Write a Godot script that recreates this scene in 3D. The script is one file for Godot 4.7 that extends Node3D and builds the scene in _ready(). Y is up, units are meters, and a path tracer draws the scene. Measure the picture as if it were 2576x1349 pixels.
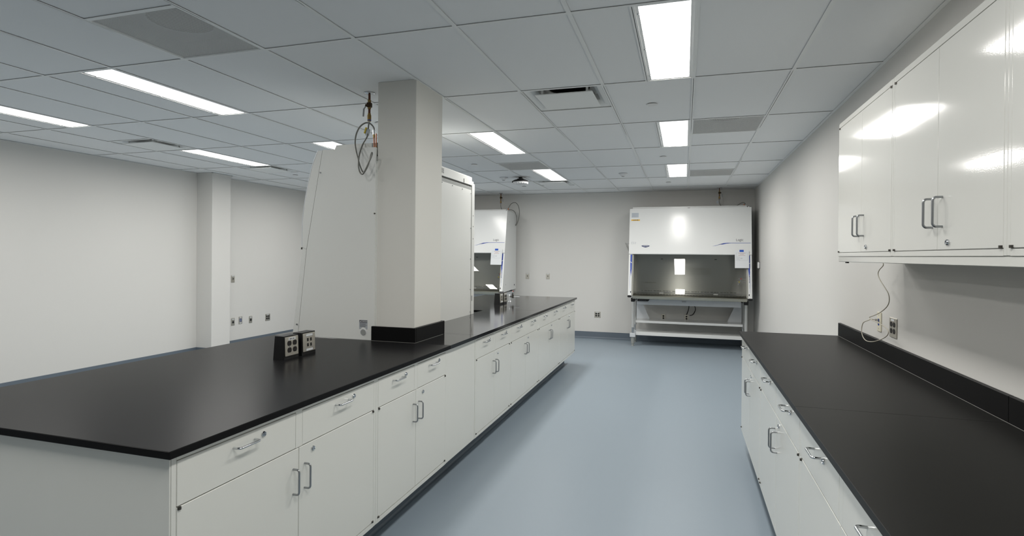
extends Node3D

# Room coordinates used below: x to the right, y up from the floor, d away from the camera (Godot z = -d).
const CAM_H = 1.57
const CEIL = 2.775
const GX = 0.0501
const GZ = 2.751
const TW = 0.6096
const TL = 1.2192
const WALL_R = 1.175
const WALL_L = -7.10
const WALL_B = 10.68
const WALL_F = -2.7
const LIGHT_ENERGY = 2.4
const EXPOSURE = 0.98

var M = {}
var taken = {}
var meshes = {}
var org = Vector3.ZERO
var xf = Transform3D.IDENTITY


func _ready():
	# ---- camera, environment, exposure
	var cam = Camera3D.new()
	cam.name = "camera"
	add_child(cam)
	var rr = Vector3(0.9558, 0.0086, -0.2938)
	var ww = Vector3(-0.2938, -0.0036, -0.9559)
	rr = rr.normalized()
	var uu = rr.cross(ww).normalized()
	ww = uu.cross(rr).normalized()
	cam.transform = Transform3D(Basis(rr, uu, -ww), Vector3(0, CAM_H, 0))
	var near = 0.05
	cam.set_frustum(near * 1349.0 / 1411.45, Vector2(0.5, -27.04) / 1411.45 * near, near, 60.0)
	cam.current = true
	var we = WorldEnvironment.new()
	we.name = "environment"
	var env = Environment.new()
	env.background_mode = Environment.BG_COLOR
	env.background_color = Color(0.02, 0.02, 0.02)
	env.tonemap_mode = Environment.TONE_MAPPER_LINEAR
	env.tonemap_exposure = EXPOSURE
	env.sdfgi_enabled = true
	env.ssao_enabled = true
	env.ssil_enabled = true
	we.environment = env
	add_child(we)
	# ---- ceiling lights
	make_materials()
	make_lights()
	# ---- room
	make_room()
	make_ceiling()
	# ---- furniture
	make_island()
	make_counter()
	make_upper_cabinets()
	make_fume_hood()
	make_safety_cabinets()
	# ---- small things
	make_ceiling_devices()
	make_gas_drops()
	make_bench_services()
	make_wall_plates()
	make_network_cable()


# ------------------------------------------------------------------ materials
func mat(called, c, rough, metal = 0.0, spec = 0.5):
	var m = StandardMaterial3D.new()
	m.resource_name = called
	m.albedo_color = c
	m.roughness = rough
	m.metallic = metal
	m.metallic_specular = spec
	M[called] = m
	return m


func noise_tex(freq, sd, ramp_pts, size = 512, kind = FastNoiseLite.TYPE_SIMPLEX, oct = 1):
	var n = FastNoiseLite.new()
	n.noise_type = kind
	n.seed = sd
	n.frequency = freq
	n.fractal_octaves = oct
	var t = NoiseTexture2D.new()
	t.width = size
	t.height = size
	t.seamless = true
	t.noise = n
	if ramp_pts:
		var g = Gradient.new()
		var offs = PackedFloat32Array()
		var cols = PackedColorArray()
		for p in ramp_pts:
			offs.append(p[0])
			cols.append(p[1])
		g.offsets = offs
		g.colors = cols
		t.color_ramp = g
	return t


func triplanar(m, s):
	m.uv1_triplanar = true
	m.uv1_world_triplanar = true
	m.uv1_scale = Vector3(s, s, s)


func make_materials():
	var m = mat("wall_paint", Color(0.845, 0.84, 0.825), 0.55, 0, 0.35)
	m.heightmap_enabled = true
	m.heightmap_texture = noise_tex(0.12, 5, null, 512, FastNoiseLite.TYPE_SIMPLEX, 2)
	m.heightmap_scale = 0.012
	triplanar(m, 3.0)
	m = mat("column_paint", Color(0.865, 0.86, 0.835), 0.5, 0, 0.35)
	m = mat("ceiling_tile", Color(1, 1, 1), 0.95, 0, 0.2)
	m.albedo_texture = noise_tex(0.35, 9, [[0.0, Color(0.93, 0.935, 0.94)], [0.5, Color(0.955, 0.96, 0.96)], [1.0, Color(0.965, 0.97, 0.97)]], 512)
	triplanar(m, 4.0)
	mat("grid_white", Color(0.95, 0.955, 0.95), 0.5, 0, 0.3)
	mat("plenum", Color(0.25, 0.25, 0.25), 0.9)
	m = mat("floor_vinyl", Color(1, 1, 1), 0.42, 0, 0.4)
	m.albedo_texture = noise_tex(0.42, 21, [[0.0, Color(0.485, 0.535, 0.58)], [0.35, Color(0.535, 0.585, 0.625)], [0.65, Color(0.55, 0.60, 0.64)], [1.0, Color(0.63, 0.675, 0.71)]], 1024)
	triplanar(m, 2.2)
	mat("cove_vinyl", Color(0.40, 0.44, 0.48), 0.4, 0, 0.4)
	mat("cabinet_white", Color(0.885, 0.885, 0.86), 0.2, 0, 0.5)
	m = mat("upper_white", Color(0.85, 0.85, 0.83), 0.085, 0, 0.45)
	m.heightmap_enabled = true
	m.heightmap_texture = noise_tex(0.05, 15, null, 512, FastNoiseLite.TYPE_SIMPLEX, 2)
	m.heightmap_scale = 0.003
	triplanar(m, 6.0)
	mat("gap_dark", Color(0.16, 0.16, 0.15), 0.8)
	m = mat("epoxy_matt", Color(0.105, 0.105, 0.108), 0.27, 0, 0.13)
	m = mat("epoxy_gloss", Color(0.10, 0.10, 0.103), 0.10, 0, 0.36)
	m = mat("epoxy_worn", Color(0.125, 0.125, 0.120), 0.38, 0, 0.2)
	m = mat("epoxy_edge", Color(0.075, 0.075, 0.078), 0.4, 0, 0.2)
	mat("caulk", Color(0.45, 0.45, 0.43), 0.6)
	mat("chrome", Color(0.78, 0.79, 0.80), 0.12, 1.0)
	mat("satin_steel", Color(0.62, 0.63, 0.64), 0.28, 1.0)
	mat("plate_steel", Color(0.79, 0.775, 0.735), 0.42, 0.85)
	mat("bright_metal", Color(0.86, 0.87, 0.88), 0.25, 0.6)
	mat("hinge_dark", Color(0.34, 0.33, 0.31), 0.35, 0.8)
	mat("stainless", Color(0.66, 0.66, 0.63), 0.27, 1.0)
	mat("stainless_bright", Color(0.70, 0.69, 0.64), 0.25, 1.0)
	mat("black_plastic", Color(0.055, 0.055, 0.058), 0.45)
	mat("socket_brown", Color(0.10, 0.085, 0.08), 0.4)
	mat("black", Color(0.02, 0.02, 0.02), 0.6)
	mat("label_white", Color(0.86, 0.87, 0.88), 0.6)
	mat("ink_dark", Color(0.16, 0.16, 0.18), 0.7)
	mat("ink_grey", Color(0.66, 0.68, 0.70), 0.7)
	mat("ink_red", Color(0.74, 0.62, 0.60), 0.7)
	mat("hood_white", Color(0.885, 0.89, 0.875), 0.32, 0, 0.5)
	mat("hood_grey", Color(0.62, 0.63, 0.62), 0.45, 0.2)
	mat("groove_shade", Color(0.40, 0.40, 0.38), 0.5)  # darker than the hood white: shade of its recesses put into the colour
	mat("equip_white", Color(0.885, 0.89, 0.885), 0.2, 0, 0.45)
	mat("stand_grey", Color(0.80, 0.815, 0.83), 0.35)
	mat("stand_post", Color(0.78, 0.785, 0.78), 0.3, 0.35)
	mat("blue_decal", Color(0.07, 0.23, 0.62), 0.4)
	mat("navy_decal", Color(0.10, 0.16, 0.36), 0.4)
	mat("blue_tape", Color(0.12, 0.33, 0.72), 0.6)
	mat("yellow_tag", Color(0.90, 0.70, 0.12), 0.5)
	mat("paper", Color(0.86, 0.87, 0.88), 0.8)
	mat("sticker_silver", Color(0.72, 0.75, 0.78), 0.5)
	mat("copper", Color(0.72, 0.50, 0.40), 0.35, 0.9)
	mat("copper_dark", Color(0.40, 0.26, 0.20), 0.5, 0.7)
	mat("brass", Color(0.55, 0.46, 0.28), 0.38, 0.9)
	mat("bronze", Color(0.26, 0.20, 0.13), 0.5, 0.7)
	mat("hose_grey", Color(0.50, 0.50, 0.48), 0.45, 0.6)
	mat("cable_beige", Color(0.70, 0.68, 0.62), 0.5)
	mat("jack_blue", Color(0.10, 0.25, 0.60), 0.4)
	mat("ivory", Color(0.88, 0.86, 0.78), 0.45)
	mat("red_knob", Color(0.75, 0.20, 0.13), 0.4)
	mat("yellow_knob", Color(0.85, 0.75, 0.20), 0.4)
	mat("device_white", Color(0.90, 0.90, 0.90), 0.35)
	m = mat("brushed_steel", Color(0.66, 0.66, 0.63), 0.31, 1.0)
	m.anisotropy_enabled = true
	m.anisotropy = -1.0
	m = mat("glass", Color(0.12, 0.125, 0.12, 0.13), 0.0, 0, 0.5)
	m.transparency = BaseMaterial3D.TRANSPARENCY_ALPHA
	m = mat("clear_plastic", Color(0.62, 0.62, 0.60, 0.5), 0.05, 0, 0.5)
	m.transparency = BaseMaterial3D.TRANSPARENCY_ALPHA
	m = mat("diffuser", Color(0.95, 0.95, 0.95), 0.5)
	m.emission_enabled = true
	m.emission = Color(1, 1, 1)
	m.emission_energy_multiplier = 2.0
	# perforated sheet: round holes cut through, 7 mm pitch
	var im = Image.create(32, 32, false, Image.FORMAT_RGBA8)
	for y in 32:
		for x in 32:
			var a = 0.0 if Vector2(x - 15.5, y - 15.5).length() < 8.6 else 1.0
			im.set_pixel(x, y, Color(1, 1, 1, a))
	m = mat("perforated", Color(0.80, 0.80, 0.79), 0.5)
	m.albedo_texture = ImageTexture.create_from_image(im)
	m.transparency = BaseMaterial3D.TRANSPARENCY_ALPHA_SCISSOR
	m.alpha_scissor_threshold = 0.5
	triplanar(m, 1.0 / 0.0075)


# ------------------------------------------------------------------ mesh helpers
func P(x, y, d):
	return Vector3(x, y, -d) - org


func R(x, yrel, d):   # height given relative to the eye
	return Vector3(x, yrel + CAM_H, -d) - org


func ms():
	var s = SurfaceTool.new()
	s.begin(Mesh.PRIMITIVE_TRIANGLES)
	return s


func tri(s, a, b, c, out_dir):
	var n: Vector3 = (b - a).cross(c - a)
	if n.length_squared() < 1e-18:
		return
	var nn = n.normalized()
	if nn.dot(out_dir) > 0:
		var t = b
		b = c
		c = t
	else:
		nn = -nn
	nn = xf.basis * nn
	for v in [a, b, c]:
		s.set_normal(nn)
		s.add_vertex(xf * v)


func poly(s, pts, out_dir):
	for i in range(1, pts.size() - 1):
		tri(s, pts[0], pts[i], pts[i + 1], out_dir)


func box(s, p, q, bv = 0.0):
	var a = Vector3(min(p.x, q.x), min(p.y, q.y), min(p.z, q.z))
	var b = Vector3(max(p.x, q.x), max(p.y, q.y), max(p.z, q.z))
	bv = min(bv, 0.45 * min(b.x - a.x, min(b.y - a.y, b.z - a.z)))
	var lim = [a, b]
	var f = func(k, sg):   # corner for face k
		var v = Vector3(lim[sg[0]].x, lim[sg[1]].y, lim[sg[2]].z)
		for l in 3:
			if l != k:
				v[l] += bv if sg[l] == 0 else -bv
		return v
	for k in 3:
		var l = (k + 1) % 3
		var m = (k + 2) % 3
		for sk in 2:
			var o = Vector3.ZERO
			o[k] = 1.0 if sk else -1.0
			var pts = []
			for c in [[0, 0], [1, 0], [1, 1], [0, 1]]:
				var sg = [0, 0, 0]
				sg[k] = sk
				sg[l] = c[0]
				sg[m] = c[1]
				pts.append(f.call(k, sg))
			poly(s, pts, o)
			if bv > 0:
				for sl in 2:
					var sg0 = [0, 0, 0]
					sg0[k] = sk
					sg0[l] = sl
					var sg1 = sg0.duplicate()
					sg1[m] = 1
					var oo = o
					oo[l] = 1.0 if sl else -1.0
					poly(s, [f.call(k, sg0), f.call(k, sg1), f.call(l, sg1), f.call(l, sg0)], oo)
	if bv > 0:
		for i in 8:
			var sg = [i & 1, (i >> 1) & 1, (i >> 2) & 1]
			tri(s, f.call(0, sg), f.call(1, sg), f.call(2, sg), Vector3(sg[0] * 2 - 1, sg[1] * 2 - 1, sg[2] * 2 - 1))


func smooth(pts, sub = 6):
	var c = Curve3D.new()
	var out = []
	for i in pts.size():
		var t0 = pts[max(i - 1, 0)]
		var t1 = pts[min(i + 1, pts.size() - 1)]
		var tg = (t1 - t0) / 6.0
		c.add_point(pts[i], -tg, tg)
	for i in pts.size() - 1:
		for k in sub:
			out.append(c.sample(i, float(k) / sub))
	out.append(pts[-1])
	return out


func tube(s, pts, r, n = 8):
	var k = pts.size()
	var t: Vector3 = (pts[1] - pts[0]).normalized()
	var u = t.cross(Vector3.UP)
	if u.length() < 0.1:
		u = t.cross(Vector3.RIGHT)
	u = u.normalized()
	var rings = []
	var norms = []
	for i in k:
		var t2: Vector3 = (pts[min(i + 1, k - 1)] - pts[max(i - 1, 0)]).normalized()
		u = (u - t2 * u.dot(t2)).normalized()
		var v = t2.cross(u)
		var ring = []
		var nr = []
		for j in n:
			var an = TAU * j / n
			var nn = u * cos(an) + v * sin(an)
			ring.append(pts[i] + nn * r)
			nr.append(nn)
		rings.append(ring)
		norms.append(nr)
	for i in k - 1:
		for j in n:
			var j2 = (j + 1) % n
			quad_n(s, rings[i][j], rings[i][j2], rings[i + 1][j2], rings[i + 1][j], norms[i][j], norms[i][j2], norms[i + 1][j2], norms[i + 1][j])
	poly(s, rings[0], pts[0] - pts[1])
	poly(s, rings[k - 1], pts[k - 1] - pts[k - 2])


func quad_n(s, a, b, c, d, na, nb, nc, nd):
	tri_n(s, a, b, c, na, nb, nc)
	tri_n(s, a, c, d, na, nc, nd)


func tri_n(s, a, b, c, na, nb, nc):
	var n = (b - a).cross(c - a)
	if n.length_squared() < 1e-20:
		return
	var vs = [a, b, c]
	var ns = [na, nb, nc]
	if n.dot(na + nb + nc) > 0:
		vs = [a, c, b]
		ns = [na, nc, nb]
	for i in 3:
		s.set_normal((xf.basis * ns[i]).normalized())
		s.add_vertex(xf * vs[i])


func lathe(s, prof, n = 20, smooth_all = false):   # prof: Vector2(radius, height) along +y of xf, from one end to the other
	for i in prof.size() - 1:
		var p0 = prof[i]
		var p1 = prof[i + 1]
		var e = (p1 - p0).normalized()
		var nr = Vector2(e.y, -e.x)
		var mid = (p0 + p1) * 0.5
		if prof[0].y > prof[-1].y:
			nr = -nr
		var n0 = nr
		var n1 = nr
		if smooth_all:
			if i > 0:
				var e0 = (p0 - prof[i - 1]).normalized()
				var m0 = Vector2(e0.y, -e0.x) * (-1.0 if prof[0].y > prof[-1].y else 1.0)
				n0 = (nr + m0).normalized()
			if i < prof.size() - 2:
				var e1 = (prof[i + 2] - p1).normalized()
				var m1 = Vector2(e1.y, -e1.x) * (-1.0 if prof[0].y > prof[-1].y else 1.0)
				n1 = (nr + m1).normalized()
		for j in n:
			var a0 = TAU * j / n
			var a1 = TAU * (j + 1) / n
			var c0 = Vector3(cos(a0), 0, sin(a0))
			var c1 = Vector3(cos(a1), 0, sin(a1))
			var up = Vector3.UP
			quad_n(s, c0 * p0.x + up * p0.y, c1 * p0.x + up * p0.y, c1 * p1.x + up * p1.y, c0 * p1.x + up * p1.y,
				c0 * n0.x + up * n0.y, c1 * n0.x + up * n0.y, c1 * n1.x + up * n1.y, c0 * n1.x + up * n1.y)


func cyl(s, a, b, r, n = 12):   # closed cylinder from a to b
	var old = xf
	var ax: Vector3 = (b - a)
	var h = ax.length()
	ax = ax / h
	var u = ax.cross(Vector3.RIGHT)
	if u.length() < 0.2:
		u = ax.cross(Vector3.FORWARD)
	u = u.normalized()
	xf = old * Transform3D(Basis(u, ax, u.cross(ax)), a)
	lathe(s, [Vector2(0, 0), Vector2(r, 0), Vector2(r, h), Vector2(0, h)], n)
	xf = old


func prism(s, pts, t0, t1, map):   # polygon in 2D, extruded from t0 to t1; map(Vector2, t) -> Vector3
	var idx = Geometry2D.triangulate_polygon(PackedVector2Array(pts))
	var dir: Vector3 = (map.call(pts[0], t1) - map.call(pts[0], t0)).normalized()
	for i in range(0, idx.size(), 3):
		tri(s, map.call(pts[idx[i]], t0), map.call(pts[idx[i + 1]], t0), map.call(pts[idx[i + 2]], t0), -dir)
		tri(s, map.call(pts[idx[i]], t1), map.call(pts[idx[i + 1]], t1), map.call(pts[idx[i + 2]], t1), dir)
	var area = 0.0
	for i in pts.size():
		area += pts[i].cross(pts[(i + 1) % pts.size()])
	for i in pts.size():
		var a = pts[i]
		var b = pts[(i + 1) % pts.size()]
		var e: Vector2 = b - a
		var o2 = Vector2(e.y, -e.x) * (1.0 if area > 0 else -1.0)
		var o3 = map.call(a + o2, t0) - map.call(a, t0)
		poly(s, [map.call(a, t0), map.call(b, t0), map.call(b, t1), map.call(a, t1)], o3)


func numbered(called, parent):
	var key = "%d/%s" % [parent.get_instance_id(), called]
	var n = taken.get(key, 0)
	taken[key] = n + 1
	return called if n == 0 else "%s_%03d" % [called, n]


func put(called, s, m, parent = null):
	var mesh = s if s is Mesh else s.commit()
	var o = MeshInstance3D.new()
	var p = parent if parent else self
	o.name = numbered(called, p)
	o.mesh = mesh
	o.material_override = M[m]
	o.cast_shadow = GeometryInstance3D.SHADOW_CASTING_SETTING_ON
	p.add_child(o, true)
	return o


func bx(called, m, parent, p, q, bv = 0.0):
	var s = ms()
	box(s, p, q, bv)
	return put(called, s, m, parent)


func tag(o, label, category, group = ""):
	o.set_meta("label", label)
	o.set_meta("category", category)
	if group != "":
		o.set_meta("group", group)
	return o


func structure(o):
	o.set_meta("kind", "structure")
	return o


func thing(called, label, category, at, turn = 0.0, group = ""):
	var o = Node3D.new()
	o.name = numbered(called, self)
	add_child(o, true)
	o.position = at
	o.rotation_degrees.y = turn
	tag(o, label, category, group)
	return o


func copy_of(t, label):
	var c = t.duplicate()
	var base = String(t.name)
	c.name = numbered(base, self)
	add_child(c, true)
	c.set_meta("label", label)
	return c


func text_mesh(txt, height, bold = false):
	var f = SystemFont.new()
	f.font_names = PackedStringArray(["Droid Sans"])
	if bold:
		f.font_weight = 700
	var t = TextMesh.new()
	t.font = f
	t.text = txt
	t.font_size = 32
	t.pixel_size = height / 32.0
	t.depth = 0.0006
	t.horizontal_alignment = HORIZONTAL_ALIGNMENT_CENTER
	return t


# ------------------------------------------------------------------ lights
func make_lights():
	var cells = [[-0.5, -2], [-0.5, 0], [-0.5, 2], [-0.5, 4], [-3.5, -2], [-3.5, 2], [-3.5, 4], [-6.5, -2], [-6.5, 0], [-6.5, 2], [-6.5, 4], [-9.5, 0], [-9.5, 2], [-9.5, 4]]
	var labels = {
		"-0.5/-2": "lit ceiling panel above the aisle behind the viewpoint",
		"-0.5/0": "large bright ceiling light panel over the aisle, nearest and biggest of the aisle row",
		"-0.5/2": "bright ceiling light panel over the aisle, beside the perforated return grille",
		"-0.5/4": "bright ceiling light panel farthest down the aisle, before the back wall",
		"-3.5/-2": "lit ceiling panel above the near island end behind the viewpoint",
		"-3.5/2": "bright slanting ceiling light panel just right of the structural column",
		"-3.5/4": "bright ceiling light panel next to the round black and white dome unit",
		"-6.5/-2": "lit ceiling panel left of the island behind the viewpoint",
		"-6.5/0": "long bright ceiling light strip at the upper left, nearest of the left lights",
		"-6.5/2": "ceiling light showing as a small bright triangle above the fume hood",
		"-6.5/4": "lit ceiling panel hidden behind the tall fume hood",
		"-9.5/-2": "lit ceiling panel near the left wall behind the viewpoint",
		"-9.5/0": "ceiling light panel near the left wall at the far left",
		"-9.5/2": "thin bright ceiling light strip above the wall pilaster between two diffusers",
		"-9.5/4": "ceiling light panel near the left wall far behind the fume hood",
	}
	for c in cells:
		var x0 = GX + c[0] * TW
		var d0 = GZ + c[1] * TL
		var cx = x0 + 0.1524
		var cd = d0 + 0.6096
		var t = thing("ceiling_light", labels["%s/%d" % [str(c[0]), c[1]]], "ceiling light", Vector3(cx, CEIL, -cd), 0.0, "ceiling lights")
		org = Vector3.ZERO
		var s = ms()
		var w = 0.1435
		var l = 0.6005
		var iw = 0.122
		var il = 0.585
		box(s, Vector3(-w, 0.004, -l), Vector3(-iw, 0.06, l), 0.001)
		box(s, Vector3(iw, 0.004, -l), Vector3(w, 0.06, l), 0.001)
		box(s, Vector3(-iw, 0.004, -l), Vector3(iw, 0.06, -il))
		box(s, Vector3(-iw, 0.004, il), Vector3(iw, 0.06, l))
		box(s, Vector3(-w, 0.061, -l), Vector3(w, 0.075, l))
		put("housing", s, "grid_white", t)
		bx("diffuser", "diffuser", t, Vector3(-iw, 0.014, -il), Vector3(iw, 0.018, il))
		for k in [-0.5, 0.0, 0.5]:
			bx("latch", "satin_steel", t, Vector3(-iw - 0.012, 0.001, k - 0.006), Vector3(-iw - 0.004, 0.005, k + 0.006), 0.001)
		var a = AreaLight3D.new()
		a.name = "lamp"
		a.area_size = Vector2(iw * 2 - 0.004, il * 2 - 0.004)
		a.light_energy = LIGHT_ENERGY * (1.15 if c[1] == 4 and c[0] > -5 else 0.85 if c[0] < -9 else 1.0)
		a.light_color = Color(1.0, 0.988, 0.968)
		a.shadow_enabled = true
		t.add_child(a)
		a.position = Vector3(0, 0.010, 0)
		a.rotation_degrees.x = -90


# ------------------------------------------------------------------ room
func cove(s, a, b, n, h, r = 0.035, th = 0.006):   # base strip with a cove foot; a,b on the floor against the wall, n points into the room
	var prof = [Vector2(0, 0), Vector2(0, h), Vector2(th, h), Vector2(th, r)]
	for i in 5:
		var an = PI / 2 * (i + 1) / 5.0
		prof.append(Vector2(th + r - r * cos(an), r - r * sin(an)) + Vector2(0, 0.0015))
	prof.append(Vector2(th + r, 0))
	var dir = b - a
	prism(s, prof, 0.0, 1.0, func(p, t): return a + dir * t + n * p.x + Vector3.UP * p.y)


func make_room():
	org = Vector3.ZERO
	structure(bx("floor", "floor_vinyl", self, P(WALL_L - 0.15, -0.15, WALL_F - 0.15), P(WALL_R + 0.15, 0, WALL_B + 0.15)))
	var top = 3.2
	structure(bx("wall_left", "wall_paint", self, P(WALL_L - 0.15, 0, WALL_F), P(WALL_L, top, WALL_B)))
	structure(bx("wall_right", "wall_paint", self, P(WALL_R, 0, WALL_F), P(WALL_R + 0.15, top, WALL_B)))
	structure(bx("wall_back", "wall_paint", self, P(WALL_L - 0.15, 0, WALL_B), P(WALL_R + 0.15, top, WALL_B + 0.15)))
	structure(bx("wall_front", "wall_paint", self, P(WALL_L - 0.15, 0, WALL_F - 0.15), P(WALL_R + 0.15, top, WALL_F)))
	structure(bx("wall_pilaster", "wall_paint", self, P(WALL_L, 0, 6.76), P(-6.81, CEIL + 0.01, 7.12), 0.003))
	structure(bx("wall_column", "column_paint", self, P(-2.074, 0, 3.505), P(-1.775, CEIL + 0.006, 3.94), 0.003))
	var h = 0.127
	var s = ms()
	cove(s, P(WALL_L, 0, WALL_F), P(WALL_L, 0, 6.76), Vector3.RIGHT, h)
	cove(s, P(WALL_L, 0, 7.12), P(WALL_L, 0, WALL_B), Vector3.RIGHT, h)
	cove(s, P(-6.81, 0, 6.75), P(-6.81, 0, 7.13), Vector3.RIGHT, h)
	cove(s, P(WALL_L, 0, 6.76), P(-6.80, 0, 6.76), Vector3(0, 0, 1), h)
	structure(put("baseboard_left", s, "cove_vinyl"))
	s = ms()
	cove(s, P(WALL_L, 0, WALL_B), P(WALL_R, 0, WALL_B), Vector3(0, 0, 1), h)
	structure(put("baseboard_back", s, "cove_vinyl"))
	s = ms()
	cove(s, P(WALL_R, 0, 4.9), P(WALL_R, 0, WALL_B), Vector3.LEFT, h)
	structure(put("baseboard_right", s, "cove_vinyl"))


func make_ceiling():
	org = Vector3.ZERO
	var c = structure(bx("ceiling", "plenum", self, P(WALL_L - 0.15, 3.2, WALL_F - 0.15), P(WALL_R + 0.15, 3.35, WALL_B + 0.15)))
	org = Vector3.ZERO
	var lights = {}
	for k in [[-1, -2], [-1, 0], [-1, 2], [-1, 4], [-4, -2], [-4, 2], [-4, 4], [-7, -2], [-7, 0], [-7, 2], [-7, 4], [-10, 0], [-10, 2], [-10, 4]]:
		lights["%d/%d" % k] = true
	# half cells taken by grilles and diffusers: column, row, which half (0 near, 1 far)
	var taken_half = {"-2/1": 0, "-10/1": 1, "-10/3": 0, "-4/5": 0, "-5/-1": 1, "0/2": 0, "0/4": 1, "-4/3": 1}
	var tile = func(x0, x1, d0, d1):
		x0 = max(x0, WALL_L + 0.0)
		x1 = min(x1, WALL_R - 0.0)
		d0 = max(d0, WALL_F + 0.0)
		d1 = min(d1, WALL_B - 0.0)
		var g = 0.0045
		bx("ceiling_tile", "ceiling_tile", c, P(x0 + g, CEIL + 0.0052, d0 + g), P(x1 - g, CEIL + 0.022, d1 - g), 0.001)
	var tee_d = func(x, d0, d1):
		var s = ms()
		box(s, P(x - 0.012, CEIL, d0), P(x + 0.012, CEIL + 0.0015, d1))
		box(s, P(x - 0.0015, CEIL, d0), P(x + 0.0015, CEIL + 0.035, d1))
		put("grid_tee", s, "grid_white", c)
	var tee_x = func(d, x0, x1):
		var s = ms()
		x0 = max(x0, WALL_L)
		x1 = min(x1, WALL_R)
		box(s, P(x0 + 0.0121, CEIL + 0.0002, d - 0.012), P(x1 - 0.0121, CEIL + 0.0015, d + 0.012))
		box(s, P(x0 + 0.002, CEIL + 0.0015, d - 0.0015), P(x1 - 0.002, CEIL + 0.035, d + 0.0015))
		put("grid_cross_tee", s, "grid_white", c)
	for k in range(-11, 2):
		tee_d.call(GX + k * TW, WALL_F, WALL_B)
	for k in range(-12, 2):
		var x0 = GX + k * TW
		var x1 = x0 + TW
		for j in range(-5, 7):
			var d0 = GZ + j * TL
			var d1 = d0 + TL
			if d1 < WALL_F + 0.05 or d0 > WALL_B:
				continue
			var key = "%d/%d" % [k, j]
			if d0 > WALL_F:
				tee_x.call(d0, x0, x1)
			if lights.has(key):
				tile.call(x0, x0 + TW / 2, d0, d1)
				tee_d.call(x0 + TW / 2, d0 + 0.0121, d1 - 0.0121)
			elif taken_half.has(key):
				var half = taken_half[key]
				tee_x.call(d0 + TL / 2, x0, x1)
				if half == 0:
					tile.call(x0, x1, d0 + TL / 2, d1)
				else:
					tile.call(x0, x1, d0, d0 + TL / 2)
			else:
				tile.call(x0, x1, d0, d1)
	# wall angle round the edge
	var s = ms()
	var e = 0.022
	for q in [[WALL_L, WALL_F, WALL_L + e, WALL_B], [WALL_R - e, WALL_F, WALL_R, WALL_B], [WALL_L, WALL_B - e, WALL_R, WALL_B], [WALL_L, WALL_F, WALL_R, WALL_F + e]]:
		box(s, P(q[0], CEIL - 0.0003, q[1]), P(q[2], CEIL + 0.0012, q[3]))
	for q in [[-6.81, 6.74, -6.79, 7.14], [WALL_L, 6.74, -6.79, 6.76], [WALL_L, 7.12, -6.79, 7.14]]:
		box(s, P(q[0], CEIL - 0.0003, q[1]), P(q[2], CEIL + 0.0012, q[3]))
	put("wall_angle", s, "grid_white", c)


# ------------------------------------------------------------------ cabinets
func handle_mesh(len_cc, vertical):
	var key = "h%f%s" % [len_cc, vertical]
	if not meshes.has(key):
		var s = ms()
		var pts = []
		var d = 0.030
		var r = 0.012
		var hl = len_cc / 2
		pts.append(Vector2(-hl, 0))
		for i in 6:
			var an = PI / 2 * i / 5.0
			pts.append(Vector2(-hl + r - r * cos(an), d - r + r * sin(an)))
		for i in 6:
			var an = PI / 2 * i / 5.0
			pts.append(Vector2(hl - r + r * sin(an), d - r + r * cos(an)))
		pts.append(Vector2(hl, 0))
		var p3 = []
		for p in pts:
			p3.append(Vector3(0, p.x, p.y) if vertical else Vector3(p.x, 0, p.y))
		tube(s, p3, 0.0042, 10)
		meshes[key] = s.commit()
	return meshes[key]


func lock_mesh():
	if not meshes.has("lock"):
		var s = ms()
		xf = Transform3D(Basis(Vector3.RIGHT, Vector3(0, 0, 1), Vector3(0, -1, 0)), Vector3.ZERO)
		lathe(s, [Vector2(0, 0), Vector2(0.0105, 0), Vector2(0.0105, 0.004), Vector2(0.0085, 0.0075), Vector2(0.006, 0.0075), Vector2(0.0055, 0.006), Vector2(0, 0.006)], 18)
		xf = Transform3D.IDENTITY
		box(s, Vector3(-0.001, -0.0045, 0.0055), Vector3(0.001, 0.0045, 0.0065))
		meshes["lock"] = s.commit()
	return meshes["lock"]


func hinge_mesh():
	if not meshes.has("hinge"):
		var s = ms()
		cyl(s, Vector3(0, -0.004, 0), Vector3(0, 0.004, 0), 0.0065, 14)
		meshes["hinge"] = s.commit()
	return meshes["hinge"]


func fit(called, mesh, m, parent, at):
	var o = put(called, mesh, m, parent)
	o.position = at
	return o


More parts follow.
